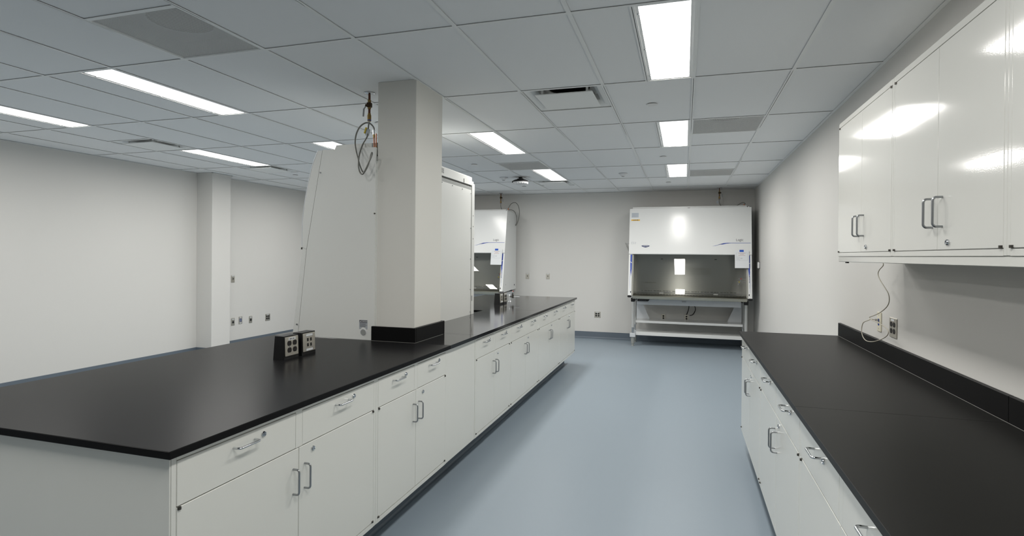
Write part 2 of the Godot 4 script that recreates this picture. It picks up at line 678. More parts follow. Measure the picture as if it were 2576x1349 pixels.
func base_cabinet(label, at, turn, w, group):
	var t = thing("base_cabinet", label, "cabinet", at, turn, group)
	var y0 = 0.171
	var y1 = 0.937
	var s = ms()
	var e = 0.0008
	var st = 0.0195
	box(s, Vector3(e, y0, -0.555), Vector3(w - e, y1, -0.022))
	box(s, Vector3(e, y0, -0.0225), Vector3(st, y1, 0), 0.001)
	box(s, Vector3(w - st, y0, -0.0225), Vector3(w - e, y1, 0), 0.001)
	box(s, Vector3(st, 0.9195, -0.0225), Vector3(w - st, y1, 0))
	box(s, Vector3(st, y0, -0.0225), Vector3(w - st, 0.1945, 0))
	box(s, Vector3(w / 2 - 0.02, 0.772, -0.0225), Vector3(w / 2 + 0.02, 0.9195, 0))
	put("body", s, "cabinet_white", t)
	var g = 0.0016
	for k in 2:
		var x0 = (st if k == 0 else w / 2 + 0.02) + g
		var x1 = (w / 2 - 0.02 if k == 0 else w - st) - g
		var dr = bx("drawer", "cabinet_white", t, Vector3(x0, 0.7725, -0.021), Vector3(x1, 0.9165, 0.0005), 0.0015)
		var cx = (x0 + x1) / 2
		fit("handle", handle_mesh(0.102, false), "chrome", dr, Vector3(cx, 0.882, 0))
		fit("lock", lock_mesh(), "chrome", dr, Vector3(cx + 0.096, 0.888, 0))
	for k in 2:
		var x0 = (st if k == 0 else w / 2) + g
		var x1 = (w / 2 if k == 0 else w - st) - g
		var do = bx("door", "cabinet_white", t, Vector3(x0, 0.1975, -0.021), Vector3(x1, 0.769, 0.0005), 0.0015)
		fit("handle", handle_mesh(0.102, true), "satin_steel", do, Vector3(w / 2 + (-0.036 if k == 0 else 0.036), 0.641, 0))
		if k == 1:
			fit("lock", lock_mesh(), "chrome", do, Vector3(w / 2 + 0.09, 0.738, 0))
		var hx = x0 + 0.008 if k == 0 else x1 - 0.008
		fit("hinge", hinge_mesh(), "hinge_dark", do, Vector3(hx, 0.765, 0.001))
		fit("hinge", hinge_mesh(), "hinge_dark", do, Vector3(hx, 0.2015, 0.001))
	return t


func make_island():
	var fx = -1.512
	var zs = [1.3495, 2.558, 3.459, 3.990, 4.892, 5.925, 6.995, 8.065]
	var names = [
		"white base cabinet at the near end of the island bench, nearest its front corner",
		"white island base cabinet just before the plain filler panel, second from the near end",
		"", 
		"white base cabinet of the island right after the plain filler panel",
		"white island base cabinet, second beyond the plain filler panel",
		"white island base cabinet, second from the far end of the island",
		"white base cabinet at the far end of the island, nearest the back wall"]
	for i in 7:
		if i != 2:
			base_cabinet(names[i], Vector3(fx, 0, -zs[i]), 90, zs[i + 1] - zs[i], "island base cabinets")
	# frame: end panels, filler, back
	var t = thing("island_panelling", "white end, filler and back panels that carry the island benchtop", "bench frame", Vector3(-2.2, 0, -1.4))
	org = t.position
	bx("end_panel", "cabinet_white", t, P(-2.88, 0.171, 1.3435), P(-1.5125, 0.937, 1.3493), 0.001)
	bx("end_panel", "cabinet_white", t, P(-2.88, 0.171, 8.0655), P(-1.5125, 0.937, 8.071), 0.001)
	bx("filler_panel", "cabinet_white", t, P(-1.535, 0.171, 3.4605), P(-1.5135, 0.937, 3.9885), 0.001)
	bx("back_panel", "cabinet_white", t, P(-2.88, 0.171, 1.351), P(-2.86, 0.937, 8.065), 0.001)
	org = Vector3.ZERO
	# coved toe kick round the island
	var s = ms()
	box(s, P(-2.75, 0, 1.42), P(-1.66, 0.171, 7.99))
	cove(s, P(-1.66, 0, 1.41), P(-1.66, 0, 8.0), Vector3.RIGHT, 0.170, 0.017)
	cove(s, P(-2.75, 0, 1.42), P(-1.65, 0, 1.42), Vector3(0, 0, 1), 0.170, 0.017)
	cove(s, P(-2.75, 0, 7.99), P(-1.65, 0, 7.99), Vector3(0, 0, -1), 0.170, 0.017)
	structure(put("baseboard_island", s, "cove_vinyl"))
	# benchtop
	t = thing("island_benchtop", "long black epoxy benchtop of the island with a cup sink near its far end", "benchtop", Vector3(-2.2, 0.9375, -1.4))
	org = t.position
	var a = -2.905
	var b = -1.488
	var y0 = 0.9375
	var y1 = 0.963
	bx("slab", "epoxy_matt", t, P(a, y0, 1.323), P(b, y1, 3.466), 0.002)
	s = ms()
	box(s, P(a, y0, 3.4675), P(b, y1, 3.503), 0.001)
	box(s, P(a, y0, 3.942), P(b, y1, 3.984), 0.001)
	box(s, P(a, y0, 3.503), P(-2.076, y1, 3.942), 0.0005)
	box(s, P(-1.773, y0, 3.503), P(b, y1, 3.942), 0.0005)
	put("slab", s, "epoxy_gloss", t)
	s = ms()
	var sx0 = -2.42
	var sx1 = -2.105
	var sd0 = 5.575
	var sd1 = 5.79
	box(s, P(a, y0, 3.9855), P(b, y1, sd0), 0.0008)
	box(s, P(a, y0, sd1), P(b, y1, 5.955), 0.0008)
	box(s, P(a, y0, sd0), P(sx0, y1, sd1))
	box(s, P(sx1, y0, sd0), P(b, y1, sd1))
	put("slab", s, "epoxy_gloss", t)
	bx("slab", "epoxy_gloss", t, P(a, y0, 5.9565), P(b, y1, 8.091), 0.002)
	# cup sink
	s = ms()
	var bt = 0.80
	box(s, P(sx0 - 0.012, bt, sd0 - 0.012), P(sx0, y0, sd1 + 0.012))
	box(s, P(sx1, bt, sd0 - 0.012), P(sx1 + 0.012, y0, sd1 + 0.012))
	box(s, P(sx0, bt, sd0 - 0.012), P(sx1, y0, sd0))
	box(s, P(sx0, bt, sd1), P(sx1, y0, sd1 + 0.012))
	box(s, P(sx0 - 0.012, bt - 0.012, sd0 - 0.012), P(sx1 + 0.012, bt, sd1 + 0.012))
	put("cup_sink", s, "epoxy_edge", t)
	# curb round the column
	t = thing("column_curb", "black epoxy curb boards boxing in the foot of the structural column", "curb", Vector3(-1.9, y1, -3.7))
	org = t.position
	bx("front_board", "epoxy_edge", t, P(-2.092, y1 + 0.0003, 3.4665), P(-1.752, 1.064, 3.487), 0.002)
	bx("end_board", "epoxy_edge", t, P(-1.773, y1 + 0.0003, 3.4875), P(-1.752, 1.064, 3.941), 0.002)
	bx("rear_board", "epoxy_edge", t, P(-2.0765, y1 + 0.0003, 3.942), P(-1.752, 1.064, 3.962), 0.002)
	s = ms()
	tube(s, [P(-2.09, y1 + 0.001, 3.4655), P(-1.7515, y1 + 0.001, 3.4655), P(-1.7515, y1 + 0.001, 3.935)], 0.0013, 6)
	put("caulk_line", s, "caulk", t)
	org = Vector3.ZERO


func make_counter():
	var fx = 0.455
	var ds = [4.900, 3.730, 2.505, 1.280, 0.055, -1.170]
	var names = [
		"white base cabinet at the far end of the right wall counter",
		"white base cabinet of the right counter, second from its far end",
		"white base cabinet third from the far end of the right counter",
		"white base cabinet of the right counter beside the viewpoint",
		"white base cabinet of the right counter behind the viewpoint"]
	for i in 5:
		base_cabinet(names[i], Vector3(fx, 0, -ds[i]), -90, ds[i] - ds[i + 1], "right counter base cabinets")
	org = Vector3.ZERO
	var t = thing("counter_panelling", "white side panel closing the far end of the right counter", "panel", Vector3(0.8, 0, -4.9))
	org = t.position
	bx("end_panel", "cabinet_white", t, P(0.4555, 0.171, 4.9005), P(1.1745, 0.937, 4.906), 0.001)
	bx("scribe_strip", "cabinet_white", t, P(1.012, 0.171, -1.17), P(1.1745, 0.937, 4.9))
	org = Vector3.ZERO
	var s = ms()
	box(s, P(0.55, 0, -1.15), P(1.1745, 0.171, 4.84))
	cove(s, P(0.55, 0, -1.15), P(0.55, 0, 4.85), Vector3.LEFT, 0.170, 0.017)
	cove(s, P(0.545, 0, 4.84), P(1.17, 0, 4.84), Vector3(0, 0, -1), 0.170, 0.017)
	structure(put("baseboard_counter", s, "cove_vinyl"))
	t = thing("counter_benchtop", "black epoxy benchtop with backsplash along the right wall", "benchtop", Vector3(0.8, 0.9375, -2.0))
	org = t.position
	bx("slab", "epoxy_worn", t, P(0.437, 0.9375, 2.5302), P(1.1748, 0.963, 4.945), 0.0012)
	bx("slab", "epoxy_worn", t, P(0.437, 0.9375, -1.19), P(1.1748, 0.963, 2.5298), 0.0012)
	bx("backsplash", "epoxy_edge", t, P(1.155, 0.963, 2.531), P(1.1746, 1.064, 4.945), 0.002)
	bx("backsplash", "epoxy_edge", t, P(1.155, 0.963, -1.19), P(1.1746, 1.064, 2.5295), 0.002)
	s = ms()
	tube(s, [P(1.154, 0.9632, -1.19), P(1.154, 0.9632, 4.94)], 0.0013, 6)
	put("caulk_line", s, "caulk", t)
	org = Vector3.ZERO


func make_upper_cabinets():
	var fx = 0.85
	var ds = [3.660, 2.770, 1.880, 0.990]
	var names = [
		"glossy white wall cabinet at the far end of the upper row",
		"glossy white wall cabinet, second from the far end of the upper row",
		"glossy white wall cabinet nearest the viewpoint"]
	var dep = WALL_R - fx - 0.001
	for i in 3:
		var w = ds[i] - ds[i + 1]
		var t = thing("wall_cabinet", names[i], "cabinet", Vector3(fx, 1.58, -ds[i]), -90, "upper wall cabinets")
		var s = ms()
		var e = 0.0008
		var st = 0.0175
		var hh = 0.762
		box(s, Vector3(e, 0, -dep), Vector3(w - e, hh, -0.022))
		box(s, Vector3(e, 0, -0.0225), Vector3(st, hh, 0), 0.0012)
		box(s, Vector3(w - st, 0, -0.0225), Vector3(w - e, hh, 0), 0.0012)
		box(s, Vector3(st, 0.737, -0.0225), Vector3(w - st, hh, 0))
		box(s, Vector3(st, 0, -0.0225), Vector3(w - st, 0.0195, 0))
		put("body", s, "upper_white", t)
		for k in 2:
			var x0 = (st if k == 0 else w / 2) + 0.0013
			var x1 = (w / 2 if k == 0 else w - st) - 0.0013
			var do = bx("door", "upper_white", t, Vector3(x0, 0.0215, -0.021), Vector3(x1, 0.7345, 0.0005), 0.0015)
			fit("handle", handle_mesh(0.102, true), "satin_steel", do, Vector3(w / 2 + (-0.04 if k == 0 else 0.04), 0.153, 0))
			if k == 1:
				fit("lock", lock_mesh(), "chrome", do, Vector3(w / 2 + 0.085, 0.046, 0))
			var hx = x0 + 0.008 if k == 0 else x1 - 0.008
			fit("hinge", hinge_mesh(), "hinge_dark", do, Vector3(hx, 0.7305, 0.001))
			fit("hinge", hinge_mesh(), "hinge_dark", do, Vector3(hx, 0.0255, 0.001))
	var t = thing("light_valance", "white metal valance box under the glossy wall cabinets", "valance", Vector3(1.0, 1.548, -2.3))
	org = t.position
	bx("box", "upper_white", t, P(0.853, 1.549, 0.99), P(1.1745, 1.5795, 3.655), 0.002)
	bx("switch", "black_plastic", t, P(0.862, 1.542, 3.52), P(0.874, 1.549, 3.555), 0.002)
	org = Vector3.ZERO


# ------------------------------------------------------------------ fume hood on the island
func make_fume_hood():
	var t = thing("fume_hood", "tall white fume hood standing on the island benchtop behind the structural column", "fume hood", Vector3(-2.4, 0.963, -4.4))
	org = t.position
	var b0 = 0.9632
	var y1 = 2.322
	var xb = -2.0785
	var d0 = 3.488
	var d1 = 5.41
	# side panels, cut along the sloping front
	var side = [Vector2(xb - 0.002, b0), Vector2(-2.716, b0), Vector2(-2.645, 1.599), Vector2(-2.515, y1), Vector2(xb - 0.002, y1)]
	for d in [d0, d1 - 0.022]:
		var s = ms()
		prism(s, side, d, d + 0.02, func(p, dd): return P(p.x, p.y, dd))
		put("side_panel", s, "hood_white", t)
	# front edge strips: straight jamb below, curved sash guard above
	for d in [d0, d1 - 0.032]:
		var s = ms()
		prism(s, [Vector2(-2.718, b0), Vector2(-2.762, b0), Vector2(-2.681, 1.612), Vector2(-2.647, 1.600)], d - 0.001, d + 0.03, func(p, dd): return P(p.x, p.y, dd))
		put("sash_jamb", s, "hood_white", t)
		s = ms()
		prism(s, [Vector2(-2.647, 1.602), Vector2(-2.684, 1.616), Vector2(-2.681, 1.80), Vector2(-2.665, 1.925), Vector2(-2.638, 2.064), Vector2(-2.598, 2.213), Vector2(-2.553, 2.318), Vector2(-2.517, 2.318)], d - 0.001, d + 0.03, func(p, dd): return P(p.x, p.y, dd))
		put("sash_guard", s, "hood_white", t)
	# curved sash sheet and its metal edge
	var arc = [Vector2(-2.684, 1.612), Vector2(-2.681, 1.80), Vector2(-2.665, 1.925), Vector2(-2.638, 2.064), Vector2(-2.598, 2.213), Vector2(-2.553, 2.318)]
	var outer = arc.duplicate()
	var inner = []
	for p in arc:
		inner.append(p + Vector2(-0.006, 0.0))
	inner.reverse()
	outer.append_array(inner)
	var s = ms()
	prism(s, outer, d0 + 0.03, d1 - 0.033, func(p, dd): return P(p.x, p.y, dd))
	put("front_panel", s, "hood_white", t)
	s = ms()
	var pts = []
	for p in arc:
		pts.append(P(p.x - 0.003, p.y, d0 + 0.004))
	tube(s, smooth(pts, 4), 0.005, 8)
	put("sash_edge", s, "stand_grey", t)
	bx("edge_clip", "hinge_dark", t, P(-2.693, 1.600, d0 - 0.003), P(-2.681, 1.616, d0 + 0.012), 0.001)
	s = ms()
	prism(s, [Vector2(-2.752, 0.99), Vector2(-2.746, 0.99), Vector2(-2.682, 1.60), Vector2(-2.688, 1.60)], d0 + 0.03, d1 - 0.033, func(p, dd): return P(p.x, p.y, dd))
	put("sash_glass", s, "glass", t)
	# roof, work surface and header box
	bx("roof", "hood_white", t, P(-2.515, 2.300, d0 + 0.0205), P(xb - 0.0025, 2.3215, d1 - 0.0225))
	bx("work_surface", "epoxy_edge", t, P(-2.72, b0, d0 + 0.0205), P(xb - 0.0025, 0.985, d1 - 0.0225))
	s = ms()
	prism(s, [Vector2(-2.460, 2.3225), Vector2(-2.440, 2.364), Vector2(-2.09, 2.366), Vector2(-2.09, 2.3225)], d0 + 0.06, 5.33, func(p, dd): return P(p.x, p.y, dd))
	put("header_box", s, "hood_white", t)
	for k in 8:
		bx("header_slot", "hood_grey", t, P(-2.145 + k * 0.0065, 2.3235, d0 + 0.057), P(-2.1425 + k * 0.0065, 2.364, d0 + 0.0605))
	# back: fascia with vent slots, recess, lintel, screwed panel, corner post
	bx("back_fascia", "hood_white", t, P(xb - 0.010, 2.276, 3.55), P(xb + 0.009, 2.357, 5.335), 0.0015)
	bx("back_recess", "groove_shade", t, P(xb - 0.02, 2.23, 3.50), P(xb - 0.010, 2.276, 5.33))  # shade of the gap under the fascia, painted as a grey backing
	bx("back_lintel", "hood_grey", t, P(xb - 0.012, 2.225, 3.50), P(xb + 0.006, 2.259, 5.325), 0.001)
	bx("back_panel", "hood_white", t, P(xb - 0.012, b0, 3.50), P(xb + 0.0075, 2.226, 5.318), 0.0004)
	for r in 5:
		for c in 3:
			var dd = 4.560 + c * 0.028
			var yy = 2.340 - r * 0.009 - c * 0.0005
			bx("vent_slot", "gap_dark", t, P(xb + 0.0085, yy - 0.0022, dd), P(xb + 0.0097, yy + 0.0022, dd + 0.019))
	bx("bracket_slot", "gap_dark", t, P(xb + 0.0085, 2.28, 5.11), P(xb + 0.0098, 2.318, 5.125))
	var sm = "screw_mesh"
	s = ms()
	cyl(s, Vector3(0, 0, 0), Vector3(0.008, 0, 0), 0.004, 10)
	meshes[sm] = s.commit()
	for p in [[2.214, 4.36], [2.216, 4.598], [2.214, 4.832], [2.210, 5.076], [2.19, 5.306], [1.84, 5.306], [1.528, 5.306], [1.22, 5.306], [0.992, 5.306]]:
		fit("screw", meshes[sm], "satin_steel", t, P(xb + 0.006, p[0], p[1]))
	bx("post_groove", "groove_shade", t, P(xb - 0.012, b0, 5.318), P(xb - 0.002, 2.226, 5.335))  # channel floor coloured dark to carry the shade inside it
	s = ms()
	box(s, P(xb - 0.04, b0, 5.335), P(xb + 0.010, 2.296, d1), 0.0015)
	put("corner_post", s, "hood_white", t)
	bx("post_slot", "black", t, P(xb + 0.0095, 1.10, 5.345), P(xb + 0.0104, 1.155, 5.357))
	for yy in [1.97, 1.86, 1.735]:
		s = ms()
		cyl(s, P(xb + 0.0095, yy, 5.375), P(xb + 0.0105, yy, 5.375), 0.006, 10)
		put("post_hole", s, "black", t)
	# screws on the near side panel
	s = ms()
	cyl(s, Vector3(0, 0, 0), Vector3(0, 0, 0.007), 0.0055, 10)
	meshes["side_screw"] = s.commit()
	for p in [[-2.532, 2.159], [-2.722, 1.048], [-2.082, 1.855]]:
		fit("screw", meshes["side_screw"], "satin_steel" if p[0] < -2.1 else "hinge_dark", t, P(p[0], p[1], d0))
	# attention sticker and round plug
	s = ms()
	var st = []
	for p in [[-0.046, 0.078], [0.046, 0.078], [0.046, -0.012], [0.034, -0.012]]:
		st.append(Vector2(p[0], p[1]))
	for i in 7:
		var an = lerp(0.45, PI - 0.45, i / 6.0)
		st.append(Vector2(0.034 * cos(an), -0.032 + 0.034 * sin(an) + 0.006))
	st.append(Vector2(-0.034, -0.012))
	st.append(Vector2(-0.046, -0.012))
	var c0 = Vector2(-2.167, 1.046)
	prism(s, st, d0 - 0.0012, d0, func(p, dd): return P(p.x * 0.72 + c0.x, p.y * 0.72 + c0.y, dd))
	put("attention_sticker", s, "ink_grey", t)
	bx("sticker_header", "black", t, P(c0.x - 0.031, c0.y + 0.040, d0 - 0.0016), P(c0.x + 0.031, c0.y + 0.054, d0 - 0.0012))
	var tx = put("sticker_text", text_mesh("ATTENTION", 0.0095, true), "label_white", t)
	tx.position = P(c0.x + 0.005, c0.y + 0.047, d0 - 0.0018)
	s = ms()
	prism(s, [Vector2(-0.0285, -0.004), Vector2(-0.0215, -0.004), Vector2(-0.025, 0.004)], d0 - 0.002, d0 - 0.0016, func(p, dd): return P(p.x + c0.x, p.y + c0.y + 0.047, dd))
	put("warning_triangle", s, "label_white", t)
	s = ms()
	for k in 6:
		box(s, P(c0.x - 0.028, c0.y + 0.033 - k * 0.005, d0 - 0.0016), P(c0.x + 0.028 - 0.006 * (k % 3), c0.y + 0.0345 - k * 0.005, d0 - 0.0012))
	put("sticker_print", s, "ink_dark", t).set_meta("kind", "stuff")
	s = ms()
	cyl(s, P(c0.x, 1.0165, d0), P(c0.x, 1.0165, d0 - 0.002), 0.0245, 24)
	put("plug_rim", s, "label_white", t)
	s = ms()
	cyl(s, P(c0.x, 1.0165, d0 - 0.002), P(c0.x, 1.0165, d0 - 0.005), 0.0205, 24)
	put("plug", s, "hood_grey", t)
	# copper stubs on the header
	s = ms()
	tube(s, smooth([P(-2.112, 2.3215, 3.525), P(-2.114, 2.36, 3.525), P(-2.122, 2.405, 3.535)], 3), 0.0048, 10)
	put("copper_stub", s, "copper", t)
	s = ms()
	tube(s, [P(-2.098, 2.3215, 3.525), P(-2.098, 2.425, 3.525)], 0.0045, 10)
	put("copper_stub", s, "copper", t)
	s = ms()
	cyl(s, P(-2.121, 2.40, 3.535), P(-2.122, 2.425, 3.535), 0.0075, 6)
	put("stub_fitting", s, "brass", t)
	s = ms()
	cyl(s, P(-2.098, 2.322, 3.525), P(-2.098, 2.331, 3.525), 0.008, 6)
	put("stub_fitting", s, "brass", t)
	org = Vector3.ZERO


# ------------------------------------------------------------------ biosafety cabinets
func slope_z(y):
	return 0.85 - (y - 0.88) * 0.1755


func make_safety_cabinets():
	var t = thing("safety_cabinet", "white biosafety cabinet at the right of the back wall, whole front in view", "safety cabinet", Vector3(0.0675, 0.868, -10.6), 0, "biosafety cabinets")
	org = Vector3(0, 0.868, 0)
	var side = [Vector2(0.0, 0.915), Vector2(0.0, 2.395), Vector2(slope_z(2.395), 2.395), Vector2(slope_z(0.885), 0.885)]
	var L = func(x, y, z): return Vector3(x, y, z) - org
	for sx in [-1, 1]:
		var s = ms()
		prism(s, side, 0.925, 0.98, func(p, u): return Vector3(u * sx, p.y, p.x) - org)
		put("side_wall", s, "equip_white", t)
	var s = ms()
	box(s, L.call(-0.925, 0.915, 0.0), L.call(0.925, 2.395, 0.02))
	box(s, L.call(-0.925, 2.375, 0.02), L.call(0.925, 2.395, 0.56))
	put("back_and_top", s, "equip_white", t)
	bx("top_cap", "equip_white", t, L.call(-0.945, 2.395, 0.10), L.call(0.925, 2.437, 0.50), 0.004)
	# front hood panel with a rolled lower edge
	s = ms()
	var y0 = 1.605
	var y1 = 2.398
	var pr = [Vector2(slope_z(y1), y1), Vector2(slope_z(y1) + 0.022, y1), Vector2(slope_z(y0 + 0.02) + 0.022, y0 + 0.02), Vector2(slope_z(y0) + 0.018, y0 + 0.006), Vector2(slope_z(y0) + 0.006, y0), Vector2(slope_z(y0) - 0.02, y0), Vector2(slope_z(y0) - 0.02, y0 + 0.01), Vector2(slope_z(y0 + 0.01), y0 + 0.012)]
	prism(s, pr, -0.983, 0.983, func(p, u): return Vector3(u, p.y, p.x) - org)
	put("front_panel", s, "equip_white", t)
	# stainless chamber
	s = ms()
	box(s, L.call(-0.90, 1.621, 0.22), L.call(0.90, 1.627, 0.69))
	put("chamber_ceiling", s, "stainless", t)
	var bm = BoxMesh.new()
	bm.size = Vector3(1.8, 0.69, 0.006)
	fit("rear_baffle", bm, "brushed_steel", t, L.call(0, 1.275, 0.223))
	for sx in [-1, 1]:
		s = ms()
		prism(s, [Vector2(0.22, 0.90), Vector2(0.22, 1.62), Vector2(0.69, 1.62), Vector2(0.80, 0.90)], 0.90, 0.924, func(p, u): return Vector3(u * sx, p.y, p.x) - org)
		put("side_liner", s, "stainless", t)
	bx("work_surface", "stainless", t, L.call(-0.90, 0.905, 0.20), L.call(0.90, 0.925, 0.66), 0.002)
	for k in 30:
		var x0 = -0.80 + k * 0.0535
		bx("exhaust_slot", "black", t, L.call(x0, 0.948, 0.2255), L.call(x0 + (0.042 if k % 3 else 0.022), 0.957, 0.2275))
	bx("front_grille", "gap_dark", t, L.call(-0.90, 0.90, 0.66), L.call(0.90, 0.922, 0.775))
	for k in 36:
		bx("grille_bar", "stainless", t, L.call(-0.86 + k * 0.048, 0.9215, 0.675), L.call(-0.86 + k * 0.048 + 0.03, 0.9235, 0.76))
	# front lip
	s = ms()
	prism(s, [Vector2(0.76, 0.850), Vector2(0.76, 0.918), Vector2(0.80, 0.918), Vector2(0.868, 0.900), Vector2(0.880, 0.888), Vector2(0.876, 0.850)], -0.905, 0.905, func(p, u): return Vector3(u, p.y, p.x) - org)
	put("front_lip", s, "stainless_bright", t)
	# sash glass and its grips
	s = ms()
	prism(s, [Vector2(slope_z(1.61) - 0.012, 1.61), Vector2(slope_z(1.61) - 0.006, 1.61), Vector2(slope_z(0.945) - 0.006, 0.945), Vector2(slope_z(0.945) - 0.012, 0.945)], -0.90, 0.90, func(p, u): return Vector3(u, p.y, p.x) - org)
	put("sash", s, "glass", t)
	for x in [-0.43, 0.43]:
		bx("sash_grip", "clear_plastic", t, L.call(x - 0.035, 0.945, slope_z(0.95) - 0.004), L.call(x + 0.035, 0.965, slope_z(0.95) + 0.012), 0.002)
		bx("sash_stop", "gap_dark", t, L.call(x - 0.018, 1.52, slope_z(1.53) - 0.024), L.call(x + 0.018, 1.535, slope_z(1.53) - 0.014), 0.001)
	# side column faces, decals and end bumpers
	for sx in [-1, 1]:
		s = ms()
		var cf = [Vector2(slope_z(1.603), 1.603), Vector2(slope_z(1.603) + 0.012, 1.603), Vector2(slope_z(0.90) + 0.012, 0.90), Vector2(slope_z(0.90), 0.90)]
		prism(s, cf, 0.926, 0.982, func(p, u): return Vector3(u * sx, p.y, p.x) - org)
		put("side_column", s, "equip_white", t)
		bx("end_bumper", "black_plastic", t, L.call(sx * 0.925, 0.868, 0.79), L.call(sx * 0.99, 0.905, 0.868), 0.01)
		var zf = func(u, y, lift): return Vector3(u * sx, y, slope_z(y) + 0.012 + lift) - org
		s = ms()
		prism(s, [Vector2(0.928, 1.60), Vector2(0.954, 1.60), Vector2(0.954, 1.42), Vector2(0.951, 1.33), Vector2(0.940, 1.22), Vector2(0.936, 1.27), Vector2(0.928, 1.36)], 0.0, 0.0012, func(p, u): return zf.call(p.x, p.y, u))
		put("blue_decal", s, "blue_decal", t)
		s = ms()
		prism(s, [Vector2(0.928, 1.452), Vector2(0.928, 1.462), Vector2(0.956, 1.482), Vector2(0.956, 1.473)], 0.0012, 0.002, func(p, u): return zf.call(p.x, p.y, u))
		put("decal_stripe", s, "label_white", t)
		s = ms()
		prism(s, [Vector2(0.9525, 1.34), Vector2(0.955, 1.34), Vector2(0.958, 1.15), Vector2(0.950, 1.0), Vector2(0.948, 1.0), Vector2(0.955, 1.15)], 0.0, 0.001, func(p, u): return zf.call(p.x, p.y, u))
		put("decal_curve", s, "blue_decal", t)
		if sx > 0:
			for k in 5:
				s = ms()
				prism(s, [Vector2(0.936, 1.262 - k * 0.024), Vector2(0.948, 1.262 - k * 0.024), Vector2(0.949, 1.250 - k * 0.024), Vector2(0.937, 1.250 - k * 0.024)], 0.0, 0.002, func(p, u): return zf.call(p.x, p.y, u))
				put("key", s, "navy_decal", t)
			s = ms()
			for k in 4:
				prism(s, [Vector2(0.938, 1.132 - k * 0.018), Vector2(0.947, 1.132 - k * 0.018), Vector2(0.947, 1.124 - k * 0.018), Vector2(0.938, 1.124 - k * 0.018)], 0.0, 0.001, func(p, u): return zf.call(p.x, p.y, u))
			put("key_print", s, "ink_grey", t).set_meta("kind", "stuff")
		bx("power_switch", "ink_dark", t, L.call(sx * 0.930, 0.945, slope_z(0.96) + 0.008), L.call(sx * 0.944, 0.975, slope_z(0.96) + 0.016), 0.002)
	# front panel print
	var ang = -rad_to_deg(atan(0.1755))
	var fz = func(y, lift): return slope_z(y) + 0.022 + lift
	var fp = func(p, u): return Vector3(p.x, p.y, slope_z(p.y) + 0.022 + u) - org
	var flat_rect = func(x0, x1, ya, yb): return [Vector2(x0, ya), Vector2(x1, ya), Vector2(x1, yb), Vector2(x0, yb)]
	s = ms()
	prism(s, flat_rect.call(-0.952, -0.832, 2.245, 2.325), 0, 0.001, fp)
	put("data_sticker", s, "sticker_silver", t)
	s = ms()
	for k in 9:
		prism(s, flat_rect.call(-0.945, -0.845 - 0.02 * (k % 3), 2.312 - k * 0.0075, 2.3145 - k * 0.0075), 0.001, 0.0014, fp)
	put("sticker_print", s, "ink_grey", t).set_meta("kind", "stuff")
	s = ms()
	prism(s, flat_rect.call(-0.955, -0.808, 2.188, 2.209), 0, 0.001, fp)
	put("yellow_tag", s, "yellow_tag", t)
	var tx = put("tag_text", text_mesh("L241-00", 0.026, true), "ink_dark", t)
	tx.position = L.call(-0.882, 2.1985, fz.call(2.1985, 0.0015))
	tx.rotation_degrees.x = ang
	s = ms()
	for r in 4:
		for c in 3:
			prism(s, flat_rect.call(-0.945 + c * 0.03, -0.945 + c * 0.03 + 0.022 - 0.004 * ((r + c) % 3), 1.815 - r * 0.011, 1.819 - r * 0.011), 0, 0.0008, fp)
	put("small_print", s, "ink_grey", t).set_meta("kind", "stuff")
	# maker's shield
	s = ms()
	var sh = [Vector2(-0.779, 1.751), Vector2(-0.745, 1.760), Vector2(-0.665, 1.760), Vector2(-0.630, 1.751), Vector2(-0.662, 1.733), Vector2(-0.7045, 1.722), Vector2(-0.747, 1.733)]
	prism(s, sh, 0, 0.0015, fp)
	put("badge", s, "navy_decal", t)
	tx = put("badge_text", text_mesh("LABCONCO", 0.016, true), "label_white", t)
	tx.position = L.call(-0.7045, 1.747, fz.call(1.747, 0.002))
	tx.rotation_degrees.x = ang
	# swoosh and line
	s = ms()
	prism(s, [Vector2(0.372, 1.748), Vector2(0.43, 1.756), Vector2(0.482, 1.772), Vector2(0.515, 1.784), Vector2(0.49, 1.783), Vector2(0.455, 1.768)], 0, 0.0012, fp)
	prism(s, [Vector2(0.470, 1.775), Vector2(0.535, 1.778), Vector2(0.60, 1.793), Vector2(0.66, 1.800), Vector2(0.966, 1.8005), Vector2(0.966, 1.806), Vector2(0.62, 1.806), Vector2(0.55, 1.799)], 0.0002, 0.0014, fp)
	put("blue_swoosh", s, "blue_decal", t)
	s = ms()
	prism(s, [Vector2(0.466, 1.773), Vector2(0.50, 1.777), Vector2(0.56, 1.797), Vector2(0.535, 1.794)], 0.0014, 0.002, fp)
	put("swoosh_navy", s, "navy_decal", t)  # darker navy print where the two swoosh strokes meet
	tx = put("logo_text", text_mesh("Logic", 0.050), "ink_dark", t)
	tx.position = L.call(0.800, 1.852, fz.call(1.852, 0.001))
	tx.rotation_degrees.x = ang
	bx("top_latch", "black", t, L.call(-0.02, 2.402, 0.499), L.call(0.02, 2.412, 0.503))
	s = ms()
	cyl(s, L.call(0.955, 2.398, 0.52), L.call(0.955, 2.412, 0.52), 0.012, 12)
	put("top_screw", s, "chrome", t)
	# petcocks on the right liner
	for k in 2:
		var yy = 1.215 - k * 0.055
		var zz = 0.56
		s = ms()
		cyl(s, L.call(0.90, yy, zz), L.call(0.80 - k * 0.02, yy, zz), 0.006, 10)
		cyl(s, L.call(0.84 - k * 0.03, yy, zz), L.call(0.83 - k * 0.035, yy - 0.05, zz), 0.0045, 8)
		var pk = put("petcock", s, "chrome", t)
		s = ms()
		cyl(s, L.call(0.84 - k * 0.03, yy - 0.004, zz + 0.014), L.call(0.84 - k * 0.03, yy - 0.004, zz - 0.002), 0.012, 10)
		put("petcock_knob", s, "red_knob" if k == 0 else "yellow_knob", pk)
